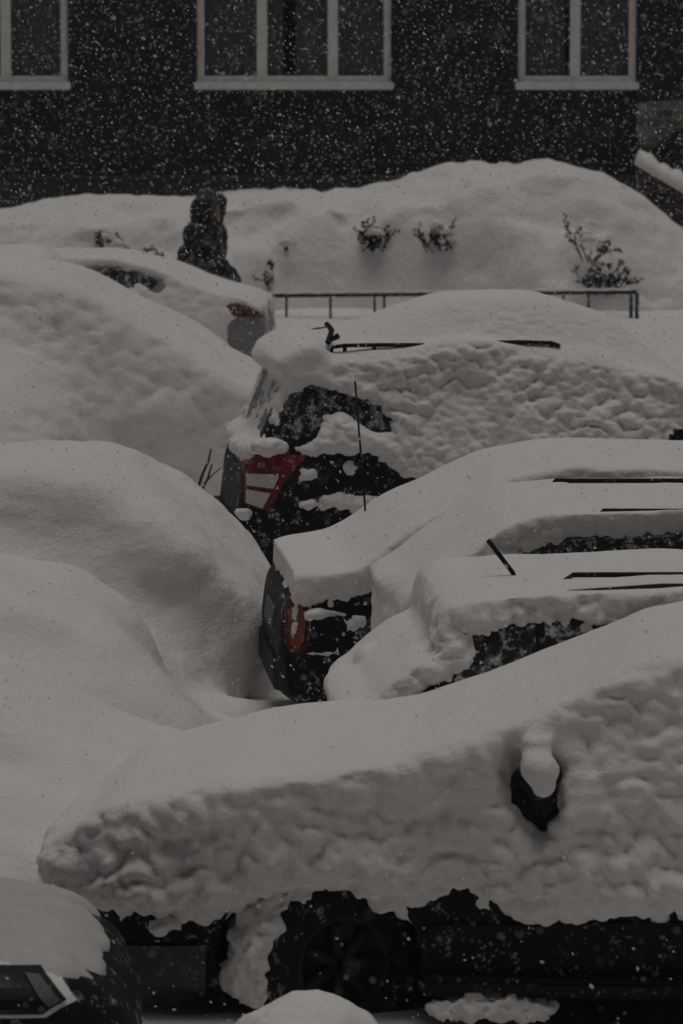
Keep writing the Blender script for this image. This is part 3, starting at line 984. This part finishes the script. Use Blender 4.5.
bareE = E.lp([(228, 322), (290, 320), (290, 420), (228, 420)])
E.snow(top=.06, side=.03, left=.03, right=-.01, zlow=.35, bares=[], thin=[(winE, .10, .03), (winE2, .03, .03), (lampE, .10, .03), (bareE, .06, .06)], upa=.55, upb=.8, lump=.03, patch=.02, seed=51, sm=1.4)

# ------------------------------------------------------------------ the buried row on the left


def buried(name, label, px_right, Y, prof, W, yaw, top, side, seed, heaps=(), h=.036, topfun=None, skirt=(.75, .75), paint=None, nsk=7, **kw):
    c = Car(name, 0, Y, prof, W, yaw=yaw, h=h, margin=1.9, wheels=[(.7, .3), (3.2, .3)], arch=.34, belt=.8, tumble=.3)
    c.right_at(px_right)
    tag(c.root, label, 'car', 'cars buried along the left')
    c.make_body(paint or PAINT_GREY)
    for wx in (.7, 3.2):
        for sd in (-1, 1): make_wheel(c, wx, .3, .3, .2, sd)
    hp = list(heaps)
    if skirt:
        for k in range(nsk):
            hp.append((c.L * (k + .3) / 6.6, -W / 2 + .08 * math.sin(k * 2.1), .0, .70, skirt[0] + .06 * math.sin(k * 1.7), skirt[1] * (.94 + .08 * math.sin(k * 2.9)), .5))
    thin = [(c.lp(q), 0.165, .09) for q in kw.pop('bare_px', [])]
    c.snow(top=top, thin=thin, side=side, left=side, right=side, zlow=kw.pop('zlow', -.3), seed=seed, heaps=hp, topfun=topfun, sm=kw.pop('sm', 3.0), upa=.1, upb=.8, **kw)
    return c


van = [(0, .3), (0, .8), (.1, 1.2), (.6, 1.45), (1.8, 1.60), (2.3, 1.54), (2.6, 1.38), (3.0, 1.15), (3.36, .94), (3.85, .67), (4.0, .45), (4.0, .3), (3.9, .2), (.2, .2)]
boxy = [(0, .3), (0, .6), (.1, .85), (.9, .95), (1.6, 1.42), (3.3, 1.46), (3.6, 1.1), (3.72, .9), (3.75, .3), (3.6, .2), (.2, .2)]
low = [(0, .3), (0, .7), (.2, .85), (.9, 1.05), (1.6, 1.0), (2.8, 1.12), (3.15, 1.09), (3.4, .93), (3.68, .68), (3.9, .45), (4.0, .3), (3.9, .2), (.2, .2)]
drift = [(0, .3), (0, .8), (.3, 1.3), (2.0, 1.3), (2.8, 1.0), (3.2, .90), (3.5, .85), (3.75, .70), (3.95, .35), (3.95, .25), (3.8, .2), (.2, .2)]
blunt = [(0, .3), (0, .8), (.3, 1.3), (2.0, 1.3), (2.8, .92), (3.2, .82), (3.4, .72), (3.6, .62), (3.9, .52), (4.0, .44), (4.0, .3), (3.8, .2), (.2, .2)]
buried('buried_car', 'rounded white roof hump at the left edge, beyond the biggest buried car', 82, 36.2, boxy, 1.7, -2, .30, .10, 61, lump=.012, flow=.02, h=.038)
buried('buried_car', 'biggest buried car, long even slope falling from roof towards the offroader', 285, 33.0, van, 1.75, -3, .28, .16, 62, lump=.055, flow=.03, skirt=(1.25, 1.15), nsk=4)
buried('buried_car', 'buried car with a steep rounded nose right beside the orange rear lamp', 243, 24.7, low, 1.7, -4, .24, .14, 63, lump=.020, flow=.035, skirt=(1.2, .85), nsk=5, patch=.02,
       heaps=[(3.30, -.95, -.02, .55, .85, .50, .4), (3.45, -1.25, -.02, 1.0, .30, .24, .1)])
buried('buried_car', 'buried car whose snow slides in a long drift, between two other buried cars', 116, 21.4, drift, 1.6, -4, .22, .16, 64, lump=.012, flow=.03, skirt=(.95, .8),
       heaps=[(4.1, .3, .0, .55, .9, .36, .3)])
buried('buried_car', 'lowest buried car on the left, blunt snowy nose behind the crossover bonnet', 166, 18.6, blunt, 1.4, -4, .20, .12, 65, lump=.016, flow=.03, skirt=(1.1, .75))

# ------------------------------------------------------------------ bank of snow over the hedge
xs = np.arange(-9, 9.01, 0.06)
ys = np.arange(44.3, 49.6, 0.03)
GX, GY = np.meshgrid(xs, ys, indexing='ij')
pxs = [-200, 0, 40, 80, 150, 190, 230, 280, 330, 370, 400, 425, 445, 470, 495, 520, 560, 600, 640, 683, 760, 900]
pys = [225, 214, 206, 201, 202, 204, 200, 193, 193, 190, 184, 174, 168, 166, 167, 167, 167, 177, 200, 236, 285, 320]
cx = [at(a, b, 47.0)[0] for a, b in zip(pxs, pys)]
cz = [at(a, b, 47.0)[2] for a, b in zip(pxs, pys)]
crest = np.interp(GX, cx, cz)
P = np.stack([GX.ravel(), GY.ravel(), 0 * GX.ravel()], 1)
w1 = vnoise(P / 1.1, 71).reshape(GX.shape)
w2 = vnoise(P / .35, 72).reshape(GX.shape)
w3 = vnoise(P / .12, 73).reshape(GX.shape)
front = 45.35 + .22 * w1 + .08 * w2
rise = sstep(-.25, 1, (GY - front) / .60) ** .8
shelf = .90 + .10 * sstep(45.9, 46.6, GY + .2 * w1)
Zb = .36 + (crest - .36) * rise * shelf - .10 * sstep(47.2, 48.6, GY) + .05 * w1 * rise + .07 * w2 * rise + .018 * w3 * rise + .13 * (.33 - np.minimum(worley(P / .30 + .3 * np.stack([w2.ravel()] * 3, 1), 74), 1) ** 2).reshape(GX.shape) * (rise < .98) * sstep(0, .15, rise) + .05 * (.33 - np.minimum(worley(P / .13, 75), 1) ** 2).reshape(GX.shape) * rise
ax_, bx_ = at(366, 235, 45.8)[0], at(440, 240, 45.8)[0]
for hx in (ax_, bx_):
    Zb -= .16 * np.exp(-((GX - hx) / .22) ** 2 - ((GY - 45.9) / .28) ** 2)
Zb = np.minimum(Zb, crest + .05)
V = np.stack([GX.ravel(), GY.ravel(), Zb.ravel()], 1)
nx, ny = len(xs), len(ys)
idx = np.arange(nx * ny).reshape(nx, ny)
Q = np.stack([idx[:-1, :-1].ravel(), idx[1:, :-1].ravel(), idx[1:, 1:].ravel(), idx[:-1, 1:].ravel()], 1)
Nb = vnormals(V, Q)
kb = (1 - sstep(.55, .97, Nb[:, 2]) * .85)
V = V + Nb * (kb * (.075 * (.33 - np.minimum(worley(V / .26 + .3 * np.stack([vnoise(V / .2, 81)] * 3, 1), 82), 1) ** 2) + .035 * (.33 - np.minimum(worley(V / .12, 83), 1) ** 2) + .06 * vnoise(V / .5, 84)))[:, None]
bank = mesh_np('snow_bank', V, Q, SNOWG)
tag(bank, 'long snow bank heaped up in front of the dark brick building', 'snow bank', kind='structure')


def bank_z(x, y):
    i = int(round((x + 9) / .06))
    j = int(round((y - 44.3) / .03))
    return float(Zb[min(max(i, 0), nx - 1), min(max(j, 0), ny - 1)])


def shrub(px, py, Y, n, hgt, spread, label, seed, clumps=0, lean=0):
    rd = random.Random(seed)
    Y = 44.4
    while Y < 49 and at(px, py, Y)[2] > bank_z(at(px, py, Y)[0], Y): Y += .03
    x = at(px, py, Y)[0]
    zb = bank_z(x, Y) - .08
    root = empty('shrub', (x, Y, zb))
    tag(root, label, 'shrub', 'shrubs poking out of the snow bank')
    bm = bmesh.new()

    def branch(p, d, L, r, lev):
        pts = [p]
        for k in range(4):
            d = (d + Vector((rd.uniform(-.35, .35), rd.uniform(-.3, .3), rd.uniform(-.2, .25)))).normalized()
            p = p + d * L / 4
            pts.append(p)
            if lev > 0 and rd.random() < .75:
                e = (d + Vector((rd.uniform(-.9, .9), rd.uniform(-.6, .6), rd.uniform(-.3, .6)))).normalized()
                branch(p, e, L * .5, r * .65, lev - 1)
            elif rd.random() < .5:
                # a withered leaf
                q = p + Vector((rd.uniform(-.02, .02), rd.uniform(-.02, .02), rd.uniform(-.01, .02)))
                a = Vector((rd.uniform(-1, 1), rd.uniform(-1, 1), rd.uniform(-1, 1))).normalized() * .028
                b = a.orthogonal().normalized() * .014
                bm.faces.new([bm.verts.new(v) for v in (q - a, q + b, q + a, q - b)])
        add_tube(bm, pts, r, 5, r * .5)
    for k in range(n):
        branch(Vector((rd.uniform(-spread, spread), rd.uniform(-.08, .05), 0)), Vector((rd.uniform(-.6, .6) + lean, -.45 + rd.uniform(-.2, .2), .8)), hgt * rd.uniform(.5, 1), .009, 2)
    obj('branches', bm, TWIG, root)
    bm = bmesh.new()
    for k in range(clumps):
        r = bmesh.ops.create_icosphere(bm, subdivisions=2, radius=rd.uniform(.03, .07))
        o = Vector((rd.uniform(-spread, spread), rd.uniform(-.2, 0), rd.uniform(.1, hgt)))
        for v in r['verts']:
            v.co = Vector((v.co.x * 1.3, v.co.y, v.co.z * .7)) * (1 + .25 * math.sin(v.co.x * 60 + v.co.z * 40)) + o
    if clumps: obj('snow_clumps', bm, SNOW, root, smooth=True)


shrub(372, 246, 0, 12, .26, .12, 'dense dark tuft of twigs in a hollow near the middle of the snow bank', 1, 3)
shrub(438, 246, 0, 10, .28, .15, 'dark twiggy shrub right of the dense tuft, in the bank', 2, 4)
shrub(588, 258, 0, 4, .42, .08, 'sparse bare shrub with snow tipped twigs, topmost above the railing end', 3, 4)
shrub(603, 290, 0, 10, .36, .13, 'bushy bare shrub just above the end of the iron railing', 4, 3)
shrub(132, 258, 0, 4, .24, .16, 'thin low twigs above the window of the far silver saloon', 5, 2)
shrub(106, 243, 0, 3, .12, .06, 'tiny tuft of twigs farthest to the left in the bank', 6, 1)
shrub(158, 262, 0, 3, .20, .10, 'few upright twigs between the low twigs and the hooded walker', 7, 1)
shrub(268, 285, 0, 3, .22, .06, 'small sparse twigs just right of the walker, over the railing start', 8, 1)
shrub(286, 246, 0, 2, .10, .04, 'tiny twig tip on the bank right of the hooded head', 9, 1)

# ------------------------------------------------------------------ railing
f0 = at(252, 296, 44.9)
f1 = at(637, 292, 44.6)
root = empty('iron_railing', (f0[0], f0[1], .45))
tag(root, 'low dark iron railing with snow on its top bar before the bank', 'railing')
fv = f1 - f0


def fp(t, z): return Vector((fv[0] * t, fv[1] * t, z - .45))


zt = lambda t: f0[2] + (f1[2] - f0[2]) * t
bm = bmesh.new()
add_tube(bm, [fp(-.02, zt(0)), fp(.5, (zt(.5))), fp(1, zt(1))], .020, 8)
obj('top_bar', bm, IRON, root, smooth=True)
for t in (.09, .205, .32, .345, .46, .58, .70, .81, .875, .985, 1.0):
    bm = bmesh.new()
    add_tube(bm, [fp(t, .1), fp(t, zt(t) - .01)], .019 if t > .9 else .013, 6)
    obj('post', bm, IRON, root, smooth=True)
bm = bmesh.new()
pts = [fp(t / 60, zt(t / 60) + .022 + .006 * math.sin(t * 1.7)) for t in range(-1, 60)]
add_tube(bm, pts, .016, 6)
obj('snow_strip', bm, SNOW, root, smooth=True)

# ------------------------------------------------------------------ building
YW = 49.5
bld = empty('brick_building', (0, YW, 0))
tag(bld, 'dark brick apartment building with pale framed windows above a grey plinth', 'building')


def wx(px): return at(px, 80, YW)[0]


z_s = at(300, 83, YW)[2]
wins = [(wx(-130), wx(68)), (wx(197), wx(391)), (wx(518), wx(636))]
WZ0, WZ1 = z_s, z_s + 1.45
holes = [(a, b, WZ0, WZ1) for a, b in wins]
xs_ = sorted({-13.0, 13.0, *[v for a in wins for v in a]})
zs_ = [1.74, WZ0, WZ1, 7.0]
bm = bmesh.new()


def quad(bm, pts): bm.faces.new([bm.verts.new(p) for p in pts])


for i in range(len(xs_) - 1):
    for j in range(3):
        cxm = (xs_[i] + xs_[i + 1]) / 2
        if j == 1 and any(a < cxm < b for a, b in wins): continue
        quad(bm, [(xs_[i], 0, zs_[j]), (xs_[i + 1], 0, zs_[j]), (xs_[i + 1], 0, zs_[j + 1]), (xs_[i], 0, zs_[j + 1])])
for a, b in wins:
    quad(bm, [(a, 0, WZ0), (a, .22, WZ0), (a, .22, WZ1), (a, 0, WZ1)])
    quad(bm, [(b, 0, WZ0), (b, .22, WZ0), (b, .22, WZ1), (b, 0, WZ1)])
    quad(bm, [(a, 0, WZ0), (b, 0, WZ0), (b, .22, WZ0), (a, .22, WZ0)])
    quad(bm, [(a, 0, WZ1), (b, 0, WZ1), (b, .22, WZ1), (a, .22, WZ1)])
quad(bm, [(-13, 2, 0), (13, 2, 0), (13, 2, 7), (-13, 2, 7)])
quad(bm, [(-13, 0, 7), (13, 0, 7), (13, 2, 7), (-13, 2, 7)])
quad(bm, [(-13, 0, 1.74), (-13, 2, 1.74), (-13, 2, 7), (-13, 0, 7)])
quad(bm, [(13, 0, 1.74), (13, 2, 1.74), (13, 2, 7), (13, 0, 7)])
obj('wall', bm, WALL, bld)
bm = bmesh.new()
add_box(bm, -13, 13, -.05, .4, -.3, 1.735)
obj('plinth', bm, PLINTH, bld)
bm = bmesh.new()
add_box(bm, -13, wx(640), -.075, .0, 1.74, 1.79)
obj('plinth_cap', bm, PLINTH, bld)
for (a, b), ms_ in zip(wins, [(0, .30, .685, 1), (0, .335, .70, 1), (0, .485, 1)]):
    w = b - a
    fb = bmesh.new()
    t = .075
    add_box(fb, a + .002, b - .002, .05, .12, WZ0 + .002, WZ0 + t)
    add_box(fb, a + .002, b - .002, .05, .12, WZ1 - t, WZ1 - .002)
    for k, q in enumerate(ms_):
        xx = a + w * q
        hw = .055 if 0 < q < 1 else t / 2
        xx = min(max(xx, a + t / 2 + .002), b - t / 2 - .002)
        add_box(fb, xx - hw, xx + hw, .046, .116, WZ0 + t - .001, WZ1 - t + .001)
    wf = obj('window', fb, FRAME, bld)
    sb = bmesh.new()
    add_box(sb, a - .03, b + .03, -.10, .046, WZ0 - .07, WZ0 + .012, .012)
    obj('sill', sb, SILL, wf)
    for k in range(len(ms_) - 1):
        x0 = a + w * ms_[k] + (.06 if k else t)
        x1 = a + w * ms_[k + 1] - (.06 if k < len(ms_) - 2 else t)
        pb = bmesh.new()
        add_box(pb, x0 - .01, x1 + .01, .085, .091, WZ0 + t - .01, WZ1 - t + .01)
        obj('pane', pb, PANE, wf)
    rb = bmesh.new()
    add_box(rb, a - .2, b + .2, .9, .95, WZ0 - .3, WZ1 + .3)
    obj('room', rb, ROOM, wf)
    # curtains: wavy sheets with thickness
    spans = [(a + .03, (a + b) / 2 - .12), ((a + b) / 2 + .02, b - .03)]
    for x0, x1 in spans:
        cb = bmesh.new()
        n = 40
        f_ = [(x0 + (x1 - x0) * k / n, .16 + .02 * math.sin(k * 1.3)) for k in range(n + 1)]
        rows = [[cb.verts.new((x, y + dy, z)) for x, y in f_] for dy in (0, .006) for z in (WZ0, WZ1)]
        for k in range(n):
            cb.faces.new((rows[0][k], rows[0][k + 1], rows[1][k + 1], rows[1][k]))
            cb.faces.new((rows[2][k], rows[2][k + 1], rows[3][k + 1], rows[3][k]))
        obj('curtain', cb, CURTAIN, wf, smooth=True)
# exposed brick where render has fallen off, at the right
bm = bmesh.new()
pp = [at(a, b, YW - .006) for a, b in [(638, 104), (660, 101), (720, 98), (720, 140), (683, 128), (665, 138), (652, 150), (640, 148), (636, 130)]]
f = bm.faces.new([bm.verts.new((p[0], -.006, p[2])) for p in pp])
r = bmesh.ops.extrude_face_region(bm, geom=[f])
for v in [g_ for g_ in r['geom'] if isinstance(g_, bmesh.types.BMVert)]: v.co.y += .02
obj('bare_brickwork', bm, BARE, bld)

# sloping parapet with a snow cap
p0 = at(638, 160, 48.3)
p1 = at(760, 232, 47.9)
par = empty('stair_parapet', (p0[0], p0[1], 0))
tag(par, 'sloping old brick stair parapet with a thick snow cap at the right edge', 'parapet')
bm = bmesh.new()
d = p1 - p0
hgt = .62


def prism(bm, z0a, z1a, y0, y1, x0=0., x1=1., dz=0.):
    vs_ = []
    for t in (x0, x1):
        for y in (y0, y1):
            for zz in (z0a, z1a):
                vs_.append(bm.verts.new((d[0] * t, d[1] * t + y, p0[2] + d[2] * t + zz)))
    for q in ((0, 1, 3, 2), (4, 5, 7, 6), (0, 1, 5, 4), (2, 3, 7, 6), (0, 2, 6, 4), (1, 3, 7, 5)):
        bm.faces.new([vs_[k] for k in q])


prism(bm, -.75, -.05, 0, .3)
obj('parapet_wall', bm, OLDBRICK, par)
for z0, z1, yy in ((-.13, -.05, -.035), (-.28, -.22, -.03), (-.46, -.39, -.03)):
    bm = bmesh.new()
    prism(bm, z0, z1, yy, -.002, .01, .98)
    obj('coping_board', bm, OLDBRICK, par)
bm = bmesh.new()
n = 30
rows = []
for i in range(n + 1):
    t = -.02 + 1.02 * i / n
    w_ = min(1, (i + .01) / 2.5)
    w_ = math.sqrt(max(0, 1 - (1 - w_) ** 2))
    nz_ = .02 * math.sin(i * 1.9) + .015 * math.sin(i * .7)
    ring = []
    for k in range(13):
        a = math.pi * k / 12
        ring.append(bm.verts.new((d[0] * t, d[1] * t + .13 + .23 * math.cos(a) * (.3 + .7 * w_), p0[2] + d[2] * t - .07 + (.20 + nz_) * math.sin(a) ** .6 * w_)))
    rows.append(ring)
for i in range(n):
    for k in range(12): bm.faces.new((rows[i][k], rows[i][k + 1], rows[i + 1][k + 1], rows[i + 1][k]))
    bm.faces.new((rows[i][0], rows[i][12], rows[i + 1][12], rows[i + 1][0]))
bm.faces.new(rows[0])
obj('snow_cap', bm, SNOW, par, smooth=True)

# ------------------------------------------------------------------ the walker
pw = at(206, 240, 44.3)
walker = empty('person', (pw[0], pw[1], .08), R(-32))
walker.scale = (.93, .93, 1.01)
tag(walker, 'person in a dark hooded winter jacket with fur trimmed hood walking behind the far saloon', 'person')


# x = walking direction (right), bent slightly forward
body_segs = [((0, 0, .92), (.02, 0, 1.38), .13, .14), ((.02, -.17, 1.36), (.02, .17, 1.36), .07, .07), ((.03, 0, 1.4), (.06, 0, 1.52), .06, .055),
             ((.055, 0, 1.63), (.065, 0, 1.57), .095, .075), ((.13, 0, 1.53), (.10, 0, 1.57), .045, .06), ((.155, 0, 1.60), (.14, 0, 1.64), .016, .012),
             ((0, -.09, .9), (.16, -.09, .52), .085, .06), ((.16, -.09, .52), (.06, -.09, .10), .058, .042), ((.06, -.09, .06), (.20, -.09, .045), .042, .035),
             ((0, .09, .9), (-.06, .09, .50), .085, .06), ((-.06, .09, .50), (-.26, .09, .16), .058, .042), ((-.26, .09, .10), (-.14, .09, .05), .042, .035),
             ((.02, -.20, 1.36), (-.06, -.25, 1.10), .055, .045), ((-.06, -.25, 1.10), (.10, -.21, .96), .043, .033), ((.10, -.20, .96), (.16, -.185, .94), .032, .036),
             ((.02, .20, 1.36), (-.06, .25, 1.10), .055, .045), ((-.06, .25, 1.10), (.10, .20, .96), .043, .033), ((.10, .20, .96), (.16, .185, .94), .032, .036)]
for sy in (-1, 1):
    for k in range(4):
        body_segs.append(((.18, sy * (.165 + .013 * k), .955 - .012 * k), (.235 - .008 * abs(k - 1), sy * (.16 + .013 * k), .915 - .012 * k), .009, .008))
    body_segs.append(((.15, sy * .155, .955), (.19, sy * .145, .965), .011, .009))
pb = figure('body', body_segs, SKIN, .012, .03, walker)
jk = figure('jacket', [((.0, 0, .70), (.0, 0, 1.0), .275, .225), ((0, 0, 1.0), (.0, 0, 1.36), .20, .17), ((-.02, -.20, 1.36), (-.02, .20, 1.36), .10, .10), ((.03, 0, 1.40), (.05, 0, 1.50), .12, .11),
                       ((.0, -.22, 1.35), (-.065, -.265, 1.10), .105, .095), ((-.065, -.265, 1.10), (.10, -.22, .95), .095, .085), ((.0, .22, 1.35), (-.065, .265, 1.10), .105, .095), ((-.065, .265, 1.10), (.10, .22, .95), .095, .085),
                       ((.12, -.20, .97), (.24, -.15, .91), .095, .075), ((.12, .20, .97), (.24, .15, .91), .095, .075)],
            JACKET, .014, .05, walker, bumps=.016, bscale=.10, cut=lambda S, X, Y, Z: smax(S, .58 - Z, .03))
hd = figure('hood', [((.025, 0, 1.62), (.03, 0, 1.52), .165, .14), ((-.04, 0, 1.56), (-.04, 0, 1.44), .125, .13), ((.09, 0, 1.70), (.06, 0, 1.68), .07, .10)], JACKET, .011, .05, walker, bumps=.010, bscale=.07,
            cut=lambda S, X, Y, Z: smax(S, -(np.sqrt(((X - .19) / .115) ** 2 + (Y / .105) ** 2 + ((Z - 1.58) / .125) ** 2) - 1) * .085, .015))
bm = bmesh.new()
ringp = [(.155 + .028 * math.sin(t), .105 * math.cos(t), 1.59 + .14 * math.sin(t)) for t in [2 * math.pi * k / 28 for k in range(29)]]
add_tube(bm, ringp, .026, 8)
for v in bm.verts: v.co += Vector((random.uniform(-.01, .01), random.uniform(-.01, .01), random.uniform(-.01, .01)))
obj('fur_trim', bm, FUR, hd, smooth=True)
figure('trousers', [((0, -.09, .92), (.16, -.09, .52), .11, .085), ((.16, -.09, .52), (.07, -.09, .16), .082, .07), ((0, .09, .92), (-.06, .09, .50), .11, .085), ((-.06, .09, .50), (-.25, .09, .19), .082, .07)], TROUSER, .014, .03, walker, bumps=.006)
for sy, a, b in ((-.09, (.06, .07), (.21, .055)), (.09, (-.26, .11), (-.13, .06))):
    figure('boot', [((a[0], sy, a[1] + .13), (a[0], sy, a[1]), .065, .06), ((a[0], sy, a[1]), (b[0], sy, b[1]), .06, .05)], BOOT, .012, .03, walker)
# snow dusted on shoulder and hood
SD = mat('snow_dust', (.20, .195, .19), .9, bump=[(60, .8, .01)], var=(50, .6))
for sg in ([((-.08, -.17, 1.455), (.05, -.25, 1.43), .030, .016), ((.0, -.27, 1.40), (-.03, -.31, 1.28), .02, .012)], [((-.06, 0, 1.765), (.06, -.02, 1.79), .024, .016), ((.06, -.04, 1.785), (.12, -.05, 1.75), .018, .012)]):
    figure('snow_dusting', sg, SD, .008, .02, walker, bumps=.008)

# ------------------------------------------------------------------ dark sticks leaning in the gap
for (a, b, Y, lab) in [((203, 473), (211, 449), 30.9, 'short thick dark stick in the snow left of the red and white lamp'), ((201, 492), (212, 464), 30.7, 'thin bent twig under the short dark stick')]:
    p = at(*a, Y)
    q = at(*b, Y)
    bm = bmesh.new()
    e = Vector(q - p)
    add_tube(bm, [-e * .6, Vector((0, 0, 0)), e * .5 + Vector((.01, 0, 0)), e], .011, 6, .006)
    if 'twig' in lab: add_tube(bm, [e * .3, e * .5 + Vector((.05, 0, .03)), e * .62 + Vector((.09, 0, .05))], .006, 5, .003)
    o = obj('stick' if 'twig' not in lab else 'twig', bm, TWIG, None)
    o.location = p
    tag(o, lab, 'stick' if 'twig' not in lab else 'twig')

# heap of ploughed snow by the near wheel
for (px, py, Y, rx, ry, rz, lab, sd) in [(305, 1024, 15.9, .30, .35, .25, 'rounded snow heap in front of the near front wheel', 5), (170, 1032, 16.0, .45, .3, .07, 'low strip of snow below the front bumper of the nearest car', 6)]:
    p = at(px, py, Y)
    bm = bmesh.new()
    bmesh.ops.create_icosphere(bm, subdivisions=5, radius=1)
    Vv = np.array([v.co for v in bm.verts])
    nn = .10 * vnoise(Vv * 2.2, sd) + .04 * vnoise(Vv * 6, sd + 1)
    for v, k in zip(bm.verts, nn): v.co = Vector((v.co.x * rx, v.co.y * ry, v.co.z * rz)) * (1 + float(k))
    o = obj('snow_heap', bm, SNOW, None, smooth=True)
    o.location = (p[0], p[1], p[2] - rz + .10 if rz > .1 else .05)
    tag(o, lab, 'snow heap')

# ------------------------------------------------------------------ falling snow
NF = 86000
rg = np.random.default_rng(5)
u = rg.random(NF)
Yf = (5.0 ** 3 + u * (49.0 ** 3 - 5.0 ** 3)) ** (1 / 3)
Xf = (rg.random(NF) * 2 - 1) * Yf * .125
Vf = (rg.random(NF) * 2 - 1) * .128
Zf = CAM_H + Yf * (Vf - math.tan(PH))
ok = Zf > .05
Xf, Yf, Zf = Xf[ok], Yf[ok], Zf[ok]
n = len(Xf)
bm = bmesh.new()
bmesh.ops.create_icosphere(bm, subdivisions=1, radius=1)
bv = np.array([v.co for v in bm.verts])
bf = np.array([[v.index for v in f.verts] for f in bm.faces])
bm.free()
rad = (.0020 + .0034 * rg.random(n) ** 2)
rad = np.where(Yf < 33, rad * .75, rad)
rad = np.where(Yf < 14, rad * .55, rad)
el = 1.2 + 1.1 * rg.random(n)
ang = R(40) + .45 * rg.standard_normal(n)
lump_ = 1 + .25 * rg.standard_normal((n, len(bv), 1)).clip(-1.5, 1.5)
v = bv[None] * lump_ * rad[:, None, None]
v[:, :, 0] *= el[:, None]
vx = v[:, :, 0] * np.cos(ang)[:, None] + v[:, :, 2] * np.sin(ang)[:, None]
vz = -v[:, :, 0] * np.sin(ang)[:, None] + v[:, :, 2] * np.cos(ang)[:, None]
V = np.stack([vx + Xf[:, None], v[:, :, 1] + Yf[:, None], vz + Zf[:, None]], 2).reshape(-1, 3)
Q = (bf[None] + (np.arange(n) * len(bv))[:, None, None]).reshape(-1, 3)
fs = mesh_np('falling_snow', V, Q, FLAKE)
tag(fs, 'snowflakes drifting through the air over the parked cars', 'snowfall', kind='stuff')

# ------------------------------------------------------------------ the snowy air
bm = bmesh.new()
add_box(bm, -24, 24, -3, 64, -1.3, 9)
hz = bpy.data.materials.new('snowy_air')
hz.use_nodes = True
nt = hz.node_tree
nt.nodes.clear()
ho = nt.nodes.new('ShaderNodeOutputMaterial')
pv = nt.nodes.new('ShaderNodeVolumePrincipled')
pv.inputs['Color'].default_value = (.86, .87, 1.0, 1)
pv.inputs['Density'].default_value = 0.0009
nt.links.new(pv.outputs['Volume'], ho.inputs['Volume'])
haze = obj('haze', bm, hz)
tag(haze, 'pale snowy air over the yard', 'haze', kind='stuff')

# ------------------------------------------------------------------ unseen block added behind the camera to cut low sky light
blk = empty('sky_blocking_block', (0, -4.2, 0))
tag(blk, 'tall plain grey apartment block added out of view to keep low sky light off the cars', 'building')
bm = bmesh.new()
add_box(bm, -30, 30, -10, 0, -.3, 18)
obj('wall', bm, PLINTH, blk)
for fl_ in range(5):
    for k in range(-4, 5):
        bm = bmesh.new()
        add_box(bm, k * 5.6 - .9, k * 5.6 + .9, -.05, .03, 1.6 + fl_ * 3.1, 3.1 + fl_ * 3.1)
        wo = obj('window', bm, FRAME, blk)
        for e_ in (-.44, .44):
            bm = bmesh.new()
            add_box(bm, k * 5.6 + e_ - .38, k * 5.6 + e_ + .38, .031, .036, 1.7 + fl_ * 3.1, 3.0 + fl_ * 3.1)
            obj('pane', bm, LENS, wo)
